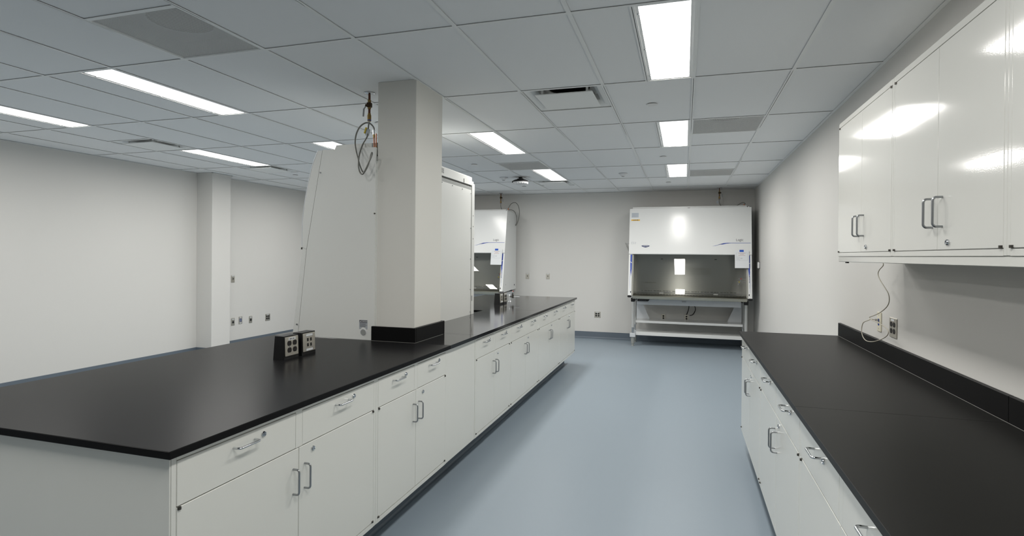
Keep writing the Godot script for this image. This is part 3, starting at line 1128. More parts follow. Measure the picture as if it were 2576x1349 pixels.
	# right side plug, screws, fitting on top, rear plug below
	s = ms()
	cyl(s, L.call(0.98, 0.995, 0.11), L.call(0.983, 0.995, 0.11), 0.016, 16)
	put("side_plug", s, "black", t)
	s = ms()
	cyl(s, L.call(0.98, 2.2, 0.45), L.call(0.982, 2.2, 0.45), 0.006, 8)
	put("side_screw", s, "ink_dark", t)
	s = ms()
	cyl(s, L.call(0.98, 1.02, 0.66), L.call(0.982, 1.02, 0.66), 0.006, 8)
	put("side_screw", s, "ink_dark", t)
	s = ms()
	cyl(s, L.call(0.90, 2.395, 0.28), L.call(0.90, 2.45, 0.28), 0.007, 8)
	cyl(s, L.call(0.90, 2.45, 0.28), L.call(0.90, 2.475, 0.28), 0.011, 6)
	put("copper_fitting", s, "copper", t)
	bx("cable_gland", "black_plastic", t, L.call(0.86, 0.872, 0.06), L.call(0.93, 0.915, 0.13), 0.012)
	# tilted clear document holder on the left side
	s = ms()
	prism(s, [Vector2(-0.982, 1.63), Vector2(-0.990, 1.63), Vector2(-1.062, 1.805), Vector2(-1.054, 1.805)], 0.30, 0.62, func(p, z): return Vector3(p.x, p.y, z) - org)
	box(s, L.call(-1.05, 1.787, 0.60), L.call(-0.98, 1.793, 0.62))
	put("document_holder", s, "clear_plastic", t)
	org = Vector3.ZERO
	var t2 = copy_of(t, "white biosafety cabinet left of the back wall outlets, half hidden by the fume hood")
	t2.position = Vector3(-4.15, 0.868, -10.6)
	# power cords belong to the right cabinet alone
	org = t.position
	s = ms()
	tube(s, smooth([P(0.082, 0.875, 10.35), P(0.087, 0.76, 10.45), P(0.085, 0.64, 10.58), P(0.06, 0.545, 10.655), P(0.048, 0.515, 10.665)], 6), 0.007, 8)
	put("power_cord", s, "black_plastic", t)
	s = ms()
	tube(s, smooth([P(0.12, 0.875, 10.35), P(0.165, 0.74, 10.45), P(0.20, 0.63, 10.58), P(0.16, 0.53, 10.645), P(0.10, 0.505, 10.650)], 6), 0.007, 8)
	put("power_cord", s, "black_plastic", t)
	org = Vector3.ZERO
	# notices taped to both cabinets
	for k in 2:
		var cx = 0.0675 if k == 0 else -4.15
		var lab = "white paper notice hung with blue tape on the right biosafety cabinet" if k == 0 else "white paper notice hung with blue tape on the half hidden left biosafety cabinet"
		var n = thing("paper_notice", lab, "notice", Vector3(cx + 0.83, 1.545, -10.6 + slope_z(1.545) + 0.034), 0, "taped paper notices")
		n.rotation_degrees.x = ang
		bx("sheet", "paper", n, Vector3(-0.108, -0.155, 0), Vector3(0.108, 0.135, 0.0008))
		var s2 = ms()
		for q in [[-0.085, 0.085, 0.098, 0.1], [-0.085, 0.085, -0.03, -0.028], [-0.085, -0.083, -0.028, 0.1], [0.083, 0.085, -0.028, 0.1], [-0.085, -0.035, 0.028, 0.030], [-0.035, -0.033, -0.028, 0.03]]:
			box(s2, Vector3(q[0], q[2], 0.0008), Vector3(q[1], q[3], 0.0011))
		for q in [[-0.075, -0.045, 0.008], [-0.022, 0.01, 0.010], [-0.022, 0.006, -0.002], [-0.075, -0.045, -0.014]]:
			box(s2, Vector3(q[0], q[2], 0.0008), Vector3(q[1], q[2] + 0.005, 0.0011))
		put("form_lines", s2, "ink_grey", n).set_meta("kind", "stuff")
		s2 = ms()
		for q in [[-0.055, 0.055, 0.088], [-0.03, 0.03, 0.072], [-0.053, 0.05, 0.052]]:
			box(s2, Vector3(q[0], q[2], 0.0008), Vector3(q[1], q[2] + 0.006, 0.0011))
		put("heading_print", s2, "ink_red", n).set_meta("kind", "stuff")
		bx("tape", "blue_tape", n, Vector3(-0.036, 0.112, 0.0008), Vector3(0.028, 0.147, 0.0014))
	# stands
	var sd = equipment_stand()
	sd.position = Vector3(0.0675, 0, -10.6)
	var sd2 = copy_of(sd, "adjustable stand under the half hidden left biosafety cabinet, mostly behind the island")
	sd2.position = Vector3(-4.15, 0, -10.6)


func equipment_stand():
	var t = thing("equipment_stand", "grey adjustable stand with two white shelves under the right biosafety cabinet", "stand", Vector3.ZERO, 0, "biosafety cabinet stands")
	org = Vector3.ZERO
	var zf = 0.56
	var zr = 0.10
	for sx in [-1, 1]:
		for z in [zf, zr]:
			var x = sx * 0.92
			var s = ms()
			cyl(s, Vector3(x, 0.325, z), Vector3(x, 0.79, z), 0.026, 20)
			var leg = put("leg", s, "stand_post", t)
			s = ms()
			cyl(s, Vector3(x, 0.22, z), Vector3(x, 0.325, z), 0.018, 16)
			put("inner_tube", s, "chrome", leg)
			bx("leg_cap", "black_plastic", leg, Vector3(x - 0.034, 0.775, z - 0.034), Vector3(x + 0.034, 0.845, z + 0.034), 0.008)
			bx("foot_block", "stand_grey", leg, Vector3(x - 0.048, 0.155, z - 0.048), Vector3(x + 0.048, 0.225, z + 0.048), 0.006)
			s = ms()
			xf = Transform3D(Basis.IDENTITY, Vector3(x, 0, z))
			lathe(s, [Vector2(0, 0), Vector2(0.026, 0), Vector2(0.026, 0.012), Vector2(0.018, 0.018), Vector2(0.018, 0.034), Vector2(0.028, 0.036), Vector2(0.036, 0.155), Vector2(0, 0.155)], 18)
			xf = Transform3D.IDENTITY
			put("leveling_foot", s, "hood_grey", leg)
		bx("side_frame", "stand_grey", t, Vector3(sx * 0.90, 0.79, zr), Vector3(sx * 0.94, 0.867, zf), 0.004)
		var g = ms()
		prism(g, [Vector2(0.885, 0.78), Vector2(0.885, 0.446), Vector2(0.655, 0.446), Vector2(0.80, 0.78)], 0.20, 0.206, func(p, u): return Vector3(p.x * sx, p.y, u))
		put("gusset", g, "stand_grey", t)
	bx("front_rail", "stand_grey", t, Vector3(-0.85, 0.73, zf + 0.005), Vector3(0.84, 0.829, zf + 0.02), 0.004)
	bx("shelf", "equip_white", t, Vector3(-0.875, 0.405, zr), Vector3(0.875, 0.445, zf - 0.03), 0.003)
	bx("lower_shelf", "equip_white", t, Vector3(-0.87, 0.185, zr), Vector3(0.87, 0.245, zf - 0.03), 0.003)
	var s = ms()
	prism(s, [Vector2(-0.84, 0.826), Vector2(-0.63, 0.826), Vector2(-0.66, 0.79), Vector2(-0.84, 0.79)], zf + 0.02, zf + 0.06, func(p, u): return Vector3(p.x, p.y, u))
	put("height_control", s, "black_plastic", t)
	for k in 6:
		s = ms()
		cyl(s, Vector3(-0.81 + k * 0.022, 0.807, zf + 0.06), Vector3(-0.81 + k * 0.022, 0.807, zf + 0.062), 0.004, 8)
		put("control_key", s, "ink_grey", t)
	bx("rail_latch", "satin_steel", t, Vector3(-0.10, 0.79, zf + 0.02), Vector3(-0.03, 0.808, zf + 0.027), 0.002)
	return t


# ------------------------------------------------------------------ ceiling devices
func make_ceiling_devices():
	org = Vector3.ZERO
	# square plaque air diffusers: column, near row edge
	var dl = {
		"-2/1": "square white plaque air diffuser with dark open neck, over the aisle",
		"-10/1.5": "square white air diffuser nearest the upper left edge, before the thin light strip",
		"-10/3": "square white air diffuser beyond the thin light strip near the pilaster",
		"-4/5": "square white air diffuser just beyond the light beside the dome unit",
	}
	for q in [[-2, 1.0], [-10, 1.5], [-10, 3.0], [-4, 5.0]]:
		var key = "%d/%s" % [q[0], str(q[1]) if q[1] == 1.5 else str(int(q[1]))]
		var cx = GX + (q[0] + 0.5) * TW
		var cd = GZ + q[1] * TL + TL / 4
		var t = thing("air_diffuser", dl[key], "air vent", Vector3(cx, CEIL, -cd), 0, "square plaque diffusers")
		var h = 0.3
		var s = ms()
		# sloping pan from the outer edge up to the neck plate
		var rings = [[h, 0.004], [h, 0.010], [0.285, 0.006], [0.25, 0.018], [0.215, 0.045], [0.20, 0.09]]
		for i in rings.size() - 1:
			var a = rings[i]
			var b = rings[i + 1]
			for k in 4:
				var c = [[-1, -1], [1, -1], [1, 1], [-1, 1]]
				var c0 = c[k]
				var c1 = c[(k + 1) % 4]
				poly(s, [Vector3(c0[0] * a[0], a[1], c0[1] * a[0]), Vector3(c1[0] * a[0], a[1], c1[1] * a[0]), Vector3(c1[0] * b[0], b[1], c1[1] * b[0]), Vector3(c0[0] * b[0], b[1], c0[1] * b[0])], Vector3(0, -1, 0) - 0.3 * Vector3(c0[0] + c1[0], 0, c0[1] + c1[1]))
		# neck plate with round hole
		var n = 32
		for j in n:
			var a0 = TAU * j / n
			var a1 = TAU * (j + 1) / n
			var r0 = 0.16
			var sq = func(an):
				var m = max(abs(cos(an)), abs(sin(an)))
				return Vector3(cos(an) / m * 0.2, 0.09, sin(an) / m * 0.2)
			poly(s, [Vector3(cos(a0) * r0, 0.09, sin(a0) * r0), Vector3(cos(a1) * r0, 0.09, sin(a1) * r0), sq.call(a1), sq.call(a0)], Vector3(0, -1, 0))
		put("pan", s, "grid_white", t)
		s = ms()
		lathe(s, [Vector2(0.165, 0.088), Vector2(0.165, 0.40), Vector2(0, 0.40)], 28)
		put("neck", s, "black", t)
		bx("plaque", "grid_white", t, Vector3(-0.215, -0.012, -0.215), Vector3(0.215, -0.004, 0.215), 0.002)
		for c in [[-0.17, -0.17], [0.17, -0.17], [0.17, 0.17], [-0.17, 0.17]]:
			bx("hanger", "grid_white", t, Vector3(c[0] - 0.009, -0.004, c[1] - 0.003), Vector3(c[0] + 0.009, 0.09, c[1] + 0.003))
	# perforated grilles
	var gl = {
		"-5/-0.5": "large grey perforated return grille at the upper left corner, dark round duct showing through",
		"0/2.0": "grey perforated return grille beside the second aisle light",
		"0/4.5": "small grey perforated return grille nearest the back wall on the right",
		"-4/3.5": "grey perforated return grille just before the light by the dome unit",
	}
	for q in [[-5, -0.5], [0, 2.0], [0, 4.5], [-4, 3.5]]:
		var cx = GX + (q[0] + 0.5) * TW
		var cd = GZ + q[1] * TL + TL / 4
		var t = thing("return_grille", gl["%d/%s" % [q[0], str(q[1])]], "air vent", Vector3(cx, CEIL, -cd), 0, "perforated return grilles")
		var h = 0.2985
		var s = ms()
		box(s, Vector3(-h, 0.002, -h), Vector3(-h + 0.012, 0.02, h))
		box(s, Vector3(h - 0.012, 0.002, -h), Vector3(h, 0.02, h))
		box(s, Vector3(-h + 0.012, 0.002, -h), Vector3(h - 0.012, 0.02, -h + 0.012))
		box(s, Vector3(-h + 0.012, 0.002, h - 0.012), Vector3(h - 0.012, 0.02, h))
		put("frame", s, "grid_white", t)
		s = ms()
		poly(s, [Vector3(-h + 0.01, 0.006, -h + 0.01), Vector3(h - 0.01, 0.006, -h + 0.01), Vector3(h - 0.01, 0.006, h - 0.01), Vector3(-h + 0.01, 0.006, h - 0.01)], Vector3.DOWN)
		put("perforated_sheet", s, "perforated", t)
		s = ms()
		box(s, Vector3(-h, 0.10, -h), Vector3(h, 0.11, h))
		for k in 4:
			var sgn = 1 if k % 2 else -1
			if k < 2:
				box(s, Vector3(sgn * h, 0.02, -h), Vector3(sgn * (h - 0.004), 0.10, h))
			else:
				box(s, Vector3(-h, 0.02, sgn * h), Vector3(h, 0.10, sgn * (h - 0.004)))
		put("plenum_box", s, "grid_white", t)
		s = ms()
		lathe(s, [Vector2(0.165, 0.10), Vector2(0.165, 0.082), Vector2(0.158, 0.082), Vector2(0.158, 0.0985), Vector2(0, 0.0985)], 32)
		put("duct_collar", s, "black", t)
	# concealed sprinkler covers: cell column centre, row
	var sp = [[-0.5, 1.5, "flat round white sprinkler cover in the ceiling between the two nearest aisle lights"], [-0.5, 3.5, "flat round sprinkler cover in the ceiling between the second and third aisle lights"], [-0.5, 5.5, "flat round sprinkler cover in the ceiling nearest the back wall over the aisle"],
		[-4.5, 1.5, "flat round sprinkler cover half hidden by the column beside the copper stubs"], [-4.5, 3.5, "flat round sprinkler cover in the ceiling above the fume hood back"], [-4.5, 5.5, "flat round sprinkler cover just beyond the dome unit"], [-9.5, 3.72, "flat round sprinkler cover near the left wall beside the fume hood"]]
	for q in sp:
		var t = thing("sprinkler_cover", q[2], "sprinkler", Vector3(GX + q[0] * TW, CEIL + 0.0048, -(GZ + q[1] * TL)), 0, "concealed sprinkler covers")
		var s = ms()
		lathe(s, [Vector2(0, -0.0095), Vector2(0.040, -0.0095), Vector2(0.042, -0.0075), Vector2(0.042, -0.0045), Vector2(0.0, -0.0045)], 28)
		put("cover_plate", s, "device_white", t)
		s = ms()
		lathe(s, [Vector2(0.034, -0.0045), Vector2(0.034, 0.0005)], 24)
		put("cup", s, "bronze", t)
	# smoke detectors
	for q in [[-4.5, 4.55, "white cone shaped smoke detector on the ceiling left of the dome unit"], [-1.5, 4.55, "white cone shaped smoke detector on the ceiling left of the farthest aisle light"]]:
		var t = thing("smoke_detector", q[2], "smoke detector", Vector3(GX + q[0] * TW, CEIL + 0.0052, -(GZ + q[1] * TL)), 0, "ceiling smoke detectors")
		var s = ms()
		lathe(s, [Vector2(0, -0.048), Vector2(0.020, -0.046), Vector2(0.026, -0.040), Vector2(0.045, -0.020), Vector2(0.060, -0.014), Vector2(0.062, 0)], 28, true)
		put("body", s, "device_white", t)
		s = ms()
		lathe(s, [Vector2(0.021, -0.0465), Vector2(0.0215, -0.050), Vector2(0, -0.050)], 20)
		put("sensor_cap", s, "hood_grey", t)
		s = ms()
		lathe(s, [Vector2(0.0625, -0.006), Vector2(0.064, -0.004), Vector2(0.064, 0)], 28)
		put("mount_ring", s, "ink_grey", t)
	# dome unit
	var t = thing("dome_unit", "round black topped unit with white scalloped lens hanging from the ceiling", "ceiling device", Vector3(-2.43, CEIL + 0.004, -8.33))
	var s = ms()
	cyl(s, Vector3(0, -0.036, 0), Vector3(0, 0, 0), 0.030, 16)
	box(s, Vector3(-0.05, -0.038, -0.022), Vector3(0.05, -0.024, 0.022), 0.004)
	put("mount", s, "black_plastic", t)
	s = ms()
	lathe(s, [Vector2(0, -0.080), Vector2(0.122, -0.078), Vector2(0.124, -0.066), Vector2(0.112, -0.052), Vector2(0.085, -0.042), Vector2(0.05, -0.036), Vector2(0, -0.034)], 36, true)
	put("housing", s, "black_plastic", t)
	s = ms()
	lathe(s, [Vector2(0, -0.110), Vector2(0.08, -0.109), Vector2(0.108, -0.102), Vector2(0.119, -0.092), Vector2(0.122, -0.0785), Vector2(0, -0.0785)], 36, true)
	for k in 18:
		var an = TAU * k / 18
		xf = Transform3D(Basis.IDENTITY, Vector3(cos(an) * 0.104, -0.100, sin(an) * 0.104))
		lathe(s, [Vector2(0, -0.009), Vector2(0.011, -0.006), Vector2(0.016, 0.0), Vector2(0.016, 0.01)], 10, true)
	xf = Transform3D.IDENTITY
	put("lens", s, "device_white", t)
	bx("side_bracket", "black_plastic", t, Vector3(-0.134, -0.084, -0.015), Vector3(-0.116, -0.056, 0.015), 0.003)


# ------------------------------------------------------------------ gas drops
func gas_drop(called, label, x, d, drop, lever_side, small):
	var t = thing(called, label, "gas line", Vector3(x, CEIL + 0.0048, -d), 0, "ceiling gas drops")
	org = Vector3.ZERO
	var s = ms()
	lathe(s, [Vector2(0, -0.012), Vector2(0.024, -0.012), Vector2(0.040, -0.007), Vector2(0.042, 0.0), Vector2(0, 0.0)], 26, true)
	put("rosette", s, "chrome", t)
	var k = drop / 0.235
	for q in [[-0.07, -0.0085 / k], [-0.175, -0.138]]:
		s = ms()
		cyl(s, Vector3(0, q[0] * k, 0), Vector3(0, q[1] * k, 0), 0.0085, 14)
		put("pipe", s, "copper_dark", t)
	for q in [[-0.088, -0.062, 0.0125, 6], [-0.138, -0.120, 0.0125, 6], [-0.190, -0.175, 0.0115, 6], [-0.225, -0.190, 0.0145, 16], [-0.243, -0.225, 0.0135, 6]]:
		s = ms()
		cyl(s, Vector3(0, q[0] * k, 0), Vector3(0, q[1] * k, 0), q[2], q[3])
		put("brass_fitting", s, "brass", t)
	s = ms()
	cyl(s, Vector3(0, -0.236 * k, 0), Vector3(0, -0.231 * k, 0), 0.0149, 16)
	put("blue_ring", s, "blue_tape", t)
	s = ms()
	box(s, Vector3(-0.0165, -0.124 * k, -0.0165), Vector3(0.0165, -0.084 * k, 0.0165), 0.004)
	cyl(s, Vector3(0, -0.105 * k, 0), Vector3(lever_side * 0.030, -0.105 * k, 0.002), 0.010, 12)
	var v = put("ball_valve", s, "bronze", t)
	s = ms()
	var lp = [Vector3(lever_side * 0.030, -0.110 * k, 0.004), Vector3(lever_side * 0.034, -0.125 * k, 0.006), Vector3(lever_side * 0.042, -0.135 * k, 0.008), Vector3(lever_side * 0.045, -0.20 * k, 0.010)]
	for i in 3:
		var a = lp[i]
		var b = lp[i + 1]
		tube(s, [a, b], 0.005 if i < 2 else 0.0065, 8)
	put("lever", s, "satin_steel", v)
	return t


func make_gas_drops():
	# by the column
	var t = gas_drop("gas_drop", "copper and brass gas line with looped grey hose hanging beside the structural column", -2.268, 3.71, 0.208, -1, false)
	org = t.position
	# braided hose: pixel traced path pushed forward so that it hangs before the hood side
	var h = [[-2.268, 0.998, 3.71], [-2.262, 0.955, 3.69], [-2.222, 0.860, 3.61], [-2.192, 0.775, 3.50], [-2.178, 0.700, 3.44], [-2.170, 0.650, 3.415], [-2.160, 0.600, 3.40], [-2.140, 0.560, 3.39], [-2.112, 0.550, 3.380], [-2.084, 0.590, 3.375], [-2.055, 0.645, 3.375], [-2.043, 0.680, 3.38], [-2.055, 0.694, 3.395], [-2.078, 0.655, 3.41], [-2.102, 0.600, 3.415], [-2.130, 0.566, 3.415], [-2.158, 0.605, 3.42], [-2.182, 0.660, 3.43], [-2.218, 0.735, 3.455], [-2.243, 0.800, 3.485], [-2.248, 0.862, 3.51], [-2.233, 0.913, 3.53], [-2.197, 0.940, 3.54], [-2.158, 0.934, 3.54], [-2.127, 0.902, 3.54], [-2.122, 0.872, 3.535]]
	var pts = []
	for p in h:
		pts.append(R(p[0], p[1], p[2]))
	var s = ms()
	tube(s, smooth(pts, 6), 0.0054, 10)
	put("hose", s, "hose_grey", t)
	s = ms()
	cyl(s, R(-2.268, 1.008, 3.71), R(-2.267, 0.980, 3.706), 0.0085, 10)
	put("hose_end", s, "chrome", t)
	s = ms()
	cyl(s, R(-2.122, 0.885, 3.535), R(-2.122, 0.852, 3.535), 0.0085, 10)
	put("hose_end", s, "chrome", t)
	s = ms()
	var tg = R(-2.238, 0.895, 3.635)
	xf = Transform3D(Basis(Vector3(0, 0, 1), -0.25), tg)
	box(s, Vector3(-0.010, -0.024, -0.007), Vector3(0.018, 0.026, 0.007), 0.003)
	xf = Transform3D.IDENTITY
	put("tag", s, "sticker_silver", t)
	s = ms()
	xf = Transform3D(Basis(Vector3(0, 0, 1), -0.35), tg)
	box(s, Vector3(-0.022, -0.014, -0.004), Vector3(-0.011, 0.032, 0.010), 0.001)
	xf = Transform3D.IDENTITY
	put("tag_band", s, "yellow_knob", t)
	org = Vector3.ZERO
	# above the right cabinet
	t = gas_drop("gas_drop", "copper and brass gas line with grey hose above the right biosafety cabinet", 0.576, 10.42, 0.20, 1, true)
	org = t.position
	s = ms()
	var a = []
	for p in [[0.576, 1.01, 10.42], [0.577, 0.95, 10.42], [0.600, 0.90, 10.42], [0.64, 0.872, 10.38], [0.72, 0.876, 10.34], [0.80, 0.876, 10.34], [0.845, 0.882, 10.35], [0.885, 0.905, 10.36], [0.93, 0.932, 10.36], [0.968, 0.935, 10.35], [0.985, 0.915, 10.34], [0.9675, 0.900, 10.32]]:
		a.append(R(p[0], p[1], p[2]))
	tube(s, smooth(a, 5), 0.0065, 8)
	put("hose", s, "hose_grey", t)
	bx("tag", "sticker_silver", t, R(0.53, 0.935, 10.415), R(0.562, 0.985, 10.422))
	org = Vector3.ZERO
	# above the left cabinet
	t = gas_drop("gas_drop", "copper and brass gas line with looped grey hose above the left biosafety cabinet", -3.43, 10.40, 0.20, 1, true)
	org = t.position
	s = ms()
	a = []
	for p in [[-3.43, 1.01, 10.40], [-3.43, 0.95, 10.40], [-3.41, 0.90, 10.39], [-3.36, 0.876, 10.36], [-3.28, 0.876, 10.34], [-3.20, 0.876, 10.36], [-3.150, 0.84, 10.42], [-3.125, 0.74, 10.46], [-3.128, 0.64, 10.47], [-3.145, 0.585, 10.46], [-3.12, 0.60, 10.46], [-3.085, 0.70, 10.46], [-3.065, 0.82, 10.45], [-3.07, 0.93, 10.42], [-3.10, 1.00, 10.38], [-3.14, 1.015, 10.34], [-3.20, 0.985, 10.325], [-3.25, 0.905, 10.32]]:
		a.append(R(p[0], p[1], p[2]))
	tube(s, smooth(a, 5), 0.0065, 8)
	put("hose", s, "hose_grey", t)
	org = Vector3.ZERO


# ------------------------------------------------------------------ outlets
func oval(w, h, n = 20):   # circle of diameter w cut flat at height h
	var pts = []
	for i in n:
		var an = TAU * i / n
		pts.append(Vector2(cos(an) * w / 2, clamp(sin(an) * w / 2, -h / 2, h / 2)))
	return pts


func outlet_face(t, z, kind, gang):
	# parts in a frame with +z out of the plate, centre at origin
	var xs = [0.0] if gang == 1 else [-0.023, 0.023]
	if kind == "power":
		for x in xs:
			for y in [0.0195, -0.0195]:
				var s = ms()
				var o = oval(0.0345, 0.0285)
				prism(s, o, z, z + 0.002, func(p, u): return Vector3(p.x + x, p.y + y, u))
				var so = put("socket", s, "socket_brown", t)
				s = ms()
				for q in [[-0.0065, 0.004], [0.0055, 0.004]]:
					box(s, Vector3(x + q[0] - 0.001, y + q[1] - 0.004, z + 0.002), Vector3(x + q[0] + 0.001, y + q[1] + 0.004, z + 0.0023))
				cyl(s, Vector3(x, y - 0.008, z + 0.002), Vector3(x, y - 0.008, z + 0.0023), 0.0024, 8)
				put("slot", s, "black", so)
			var s2 = ms()
			cyl(s2, Vector3(x, 0, z), Vector3(x, 0, z + 0.0015), 0.0032, 8)
			put("screw", s2, "chrome", t)


func wall_plate(called, label, category, at, turn, w, h, kind, m = "plate_steel", group = ""):
	var t = thing(called, label, category, at, turn, group)
	bx("plate", m, t, Vector3(-w / 2, -h / 2, 0.0005), Vector3(w / 2, h / 2, 0.0065), 0.0035)
	var z = 0.0065
	var s = ms()
	if kind == "quad":
		outlet_face(t, z, "power", 2)
		bx("label_strip", "label_white", t, Vector3(-0.026, h / 2 - 0.019, z), Vector3(0.022, h / 2 - 0.008, z + 0.0006))
	elif kind == "duplex":
		outlet_face(t, z, "power", 1)
	elif kind == "switch":
		s = ms()
		box(s, Vector3(-0.0055, -0.012, z), Vector3(0.0055, 0.012, z + 0.001))
		put("toggle_slot", s, "ink_dark", t)
		s = ms()
		prism(s, [Vector2(0, -0.004), Vector2(0.014, 0.004), Vector2(0.014, 0.010), Vector2(0, 0.006)], -0.004, 0.004, func(p, u): return Vector3(u, p.y, z + p.x))
		put("toggle", s, "black", t)
		for y in [-0.03, 0.03]:
			s = ms()
			cyl(s, Vector3(0, y, z), Vector3(0, y, z + 0.0012), 0.003, 8)
			put("screw", s, "satin_steel", t)
		bx("label_strip", "label_white", t, Vector3(-0.028, h / 2 - 0.017, z), Vector3(0.028, h / 2 - 0.005, z + 0.0006))
	elif kind == "round":
		s = ms()
		cyl(s, Vector3(0, -0.006, z), Vector3(0, -0.006, z + 0.003), 0.019, 20)
		var so = put("socket", s, "black_plastic", t)
		s = ms()
		cyl(s, Vector3(0, -0.006, z + 0.003), Vector3(0, -0.006, z + 0.0036), 0.008, 14)
		put("socket_core", s, "ink_dark", so)
		bx("label_strip", "label_white", t, Vector3(-0.022, h / 2 - 0.026, z), Vector3(0.024, h / 2 - 0.012, z + 0.0006))
	elif kind == "data":
		for x in [-0.013, 0.013]:
			for y in [0.014, -0.012]:
				bx("jack", "jack_blue", t, Vector3(x - 0.0075, y - 0.008, z), Vector3(x + 0.0075, y + 0.008, z + 0.002), 0.001)
		for y in [h / 2 - 0.016, -h / 2 + 0.016]:
			bx("label_strip", "label_white", t, Vector3(-0.022, y - 0.006, z), Vector3(0.022, y + 0.006, z + 0.0006))
	elif kind == "surface_data":
		for y in [0.010, -0.014]:
			bx("jack", "jack_blue", t, Vector3(-0.009, y - 0.009, z), Vector3(0.009, y + 0.009, z + 0.003), 0.001)
		for y in [0.042, -0.042]:
			bx("print", "ink_grey", t, Vector3(-0.006, y - 0.003, z), Vector3(0.004, y + 0.003, z + 0.0004))
	return t


func make_wall_plates():
	var pb = func(x, yrel): return Vector3(x, yrel + CAM_H, -WALL_B)
	wall_plate("wall_switch", "small steel switch plate on the back wall just right of the left biosafety cabinet", "switch", pb.call(-2.955, -0.408), 0, 0.070, 0.115, "switch", "plate_steel", "back wall switches")
	wall_plate("wall_switch", "small steel switch plate on the back wall, the right one of the pair", "switch", pb.call(-2.542, -0.404), 0, 0.070, 0.115, "switch", "plate_steel", "back wall switches")
	wall_plate("wall_outlet", "steel four socket outlet on the back wall right of the island end", "outlet", pb.call(-1.568, -1.117), 0, 0.117, 0.115, "quad")
	wall_plate("wall_outlet", "steel two socket outlet seen empty under the right biosafety cabinet", "outlet", pb.call(-0.356, -1.112), 0, 0.072, 0.112, "duplex")
	var o = wall_plate("wall_outlet", "steel two socket outlet with a black cord plugged in under the right biosafety cabinet", "outlet", pb.call(0.049, -1.108), 0, 0.072, 0.112, "duplex")
	# left wall, facing +x
	var pl = func(d, yrel): return Vector3(WALL_L, yrel + CAM_H, -d)
	wall_plate("wall_switch", "steel switch plate on the left wall beside the pilaster, above the outlets", "switch", pl.call(7.478, -0.430), 90, 0.075, 0.118, "switch")
	wall_plate("wall_outlet", "steel plate with one round dark socket, nearest the pilaster on the left wall", "outlet", pl.call(7.484, -1.137), 90, 0.075, 0.122, "round")
	wall_plate("data_outlet", "steel plate with four blue data jacks low on the left wall", "outlet", pl.call(7.648, -1.128), 90, 0.078, 0.124, "data")
	wall_plate("wall_outlet", "steel plate with one round black socket between the data plate and the four socket outlet", "outlet", pl.call(7.878, -1.140), 90, 0.075, 0.117, "round")
	wall_plate("wall_outlet", "steel four socket outlet low on the left wall nearest the fume hood", "outlet", pl.call(8.291, -1.145), 90, 0.12, 0.12, "quad")
	# right wall, facing -x
	var pr = func(d, yrel): return Vector3(WALL_R, yrel + CAM_H, -d)
	wall_plate("data_outlet", "tall ivory surface plate with two blue data jacks above the right backsplash", "outlet", pr.call(4.035, -0.397), -90, 0.072, 0.122, "surface_data", "ivory")
	wall_plate("wall_outlet", "steel four socket outlet on the right wall above the backsplash", "outlet", pr.call(3.79, -0.405), -90, 0.116, 0.116, "quad")
	var t = thing("thermostat", "small white control box on the right wall beside the biosafety cabinet", "thermostat", pr.call(9.93, -0.128), -90)
	bx("box", "device_white", t, Vector3(-0.05, -0.05, 0.003), Vector3(0.05, 0.05, 0.032), 0.005)
	bx("mount_plate", "ink_dark", t, Vector3(-0.056, -0.056, 0.0003), Vector3(0.056, 0.056, 0.003))


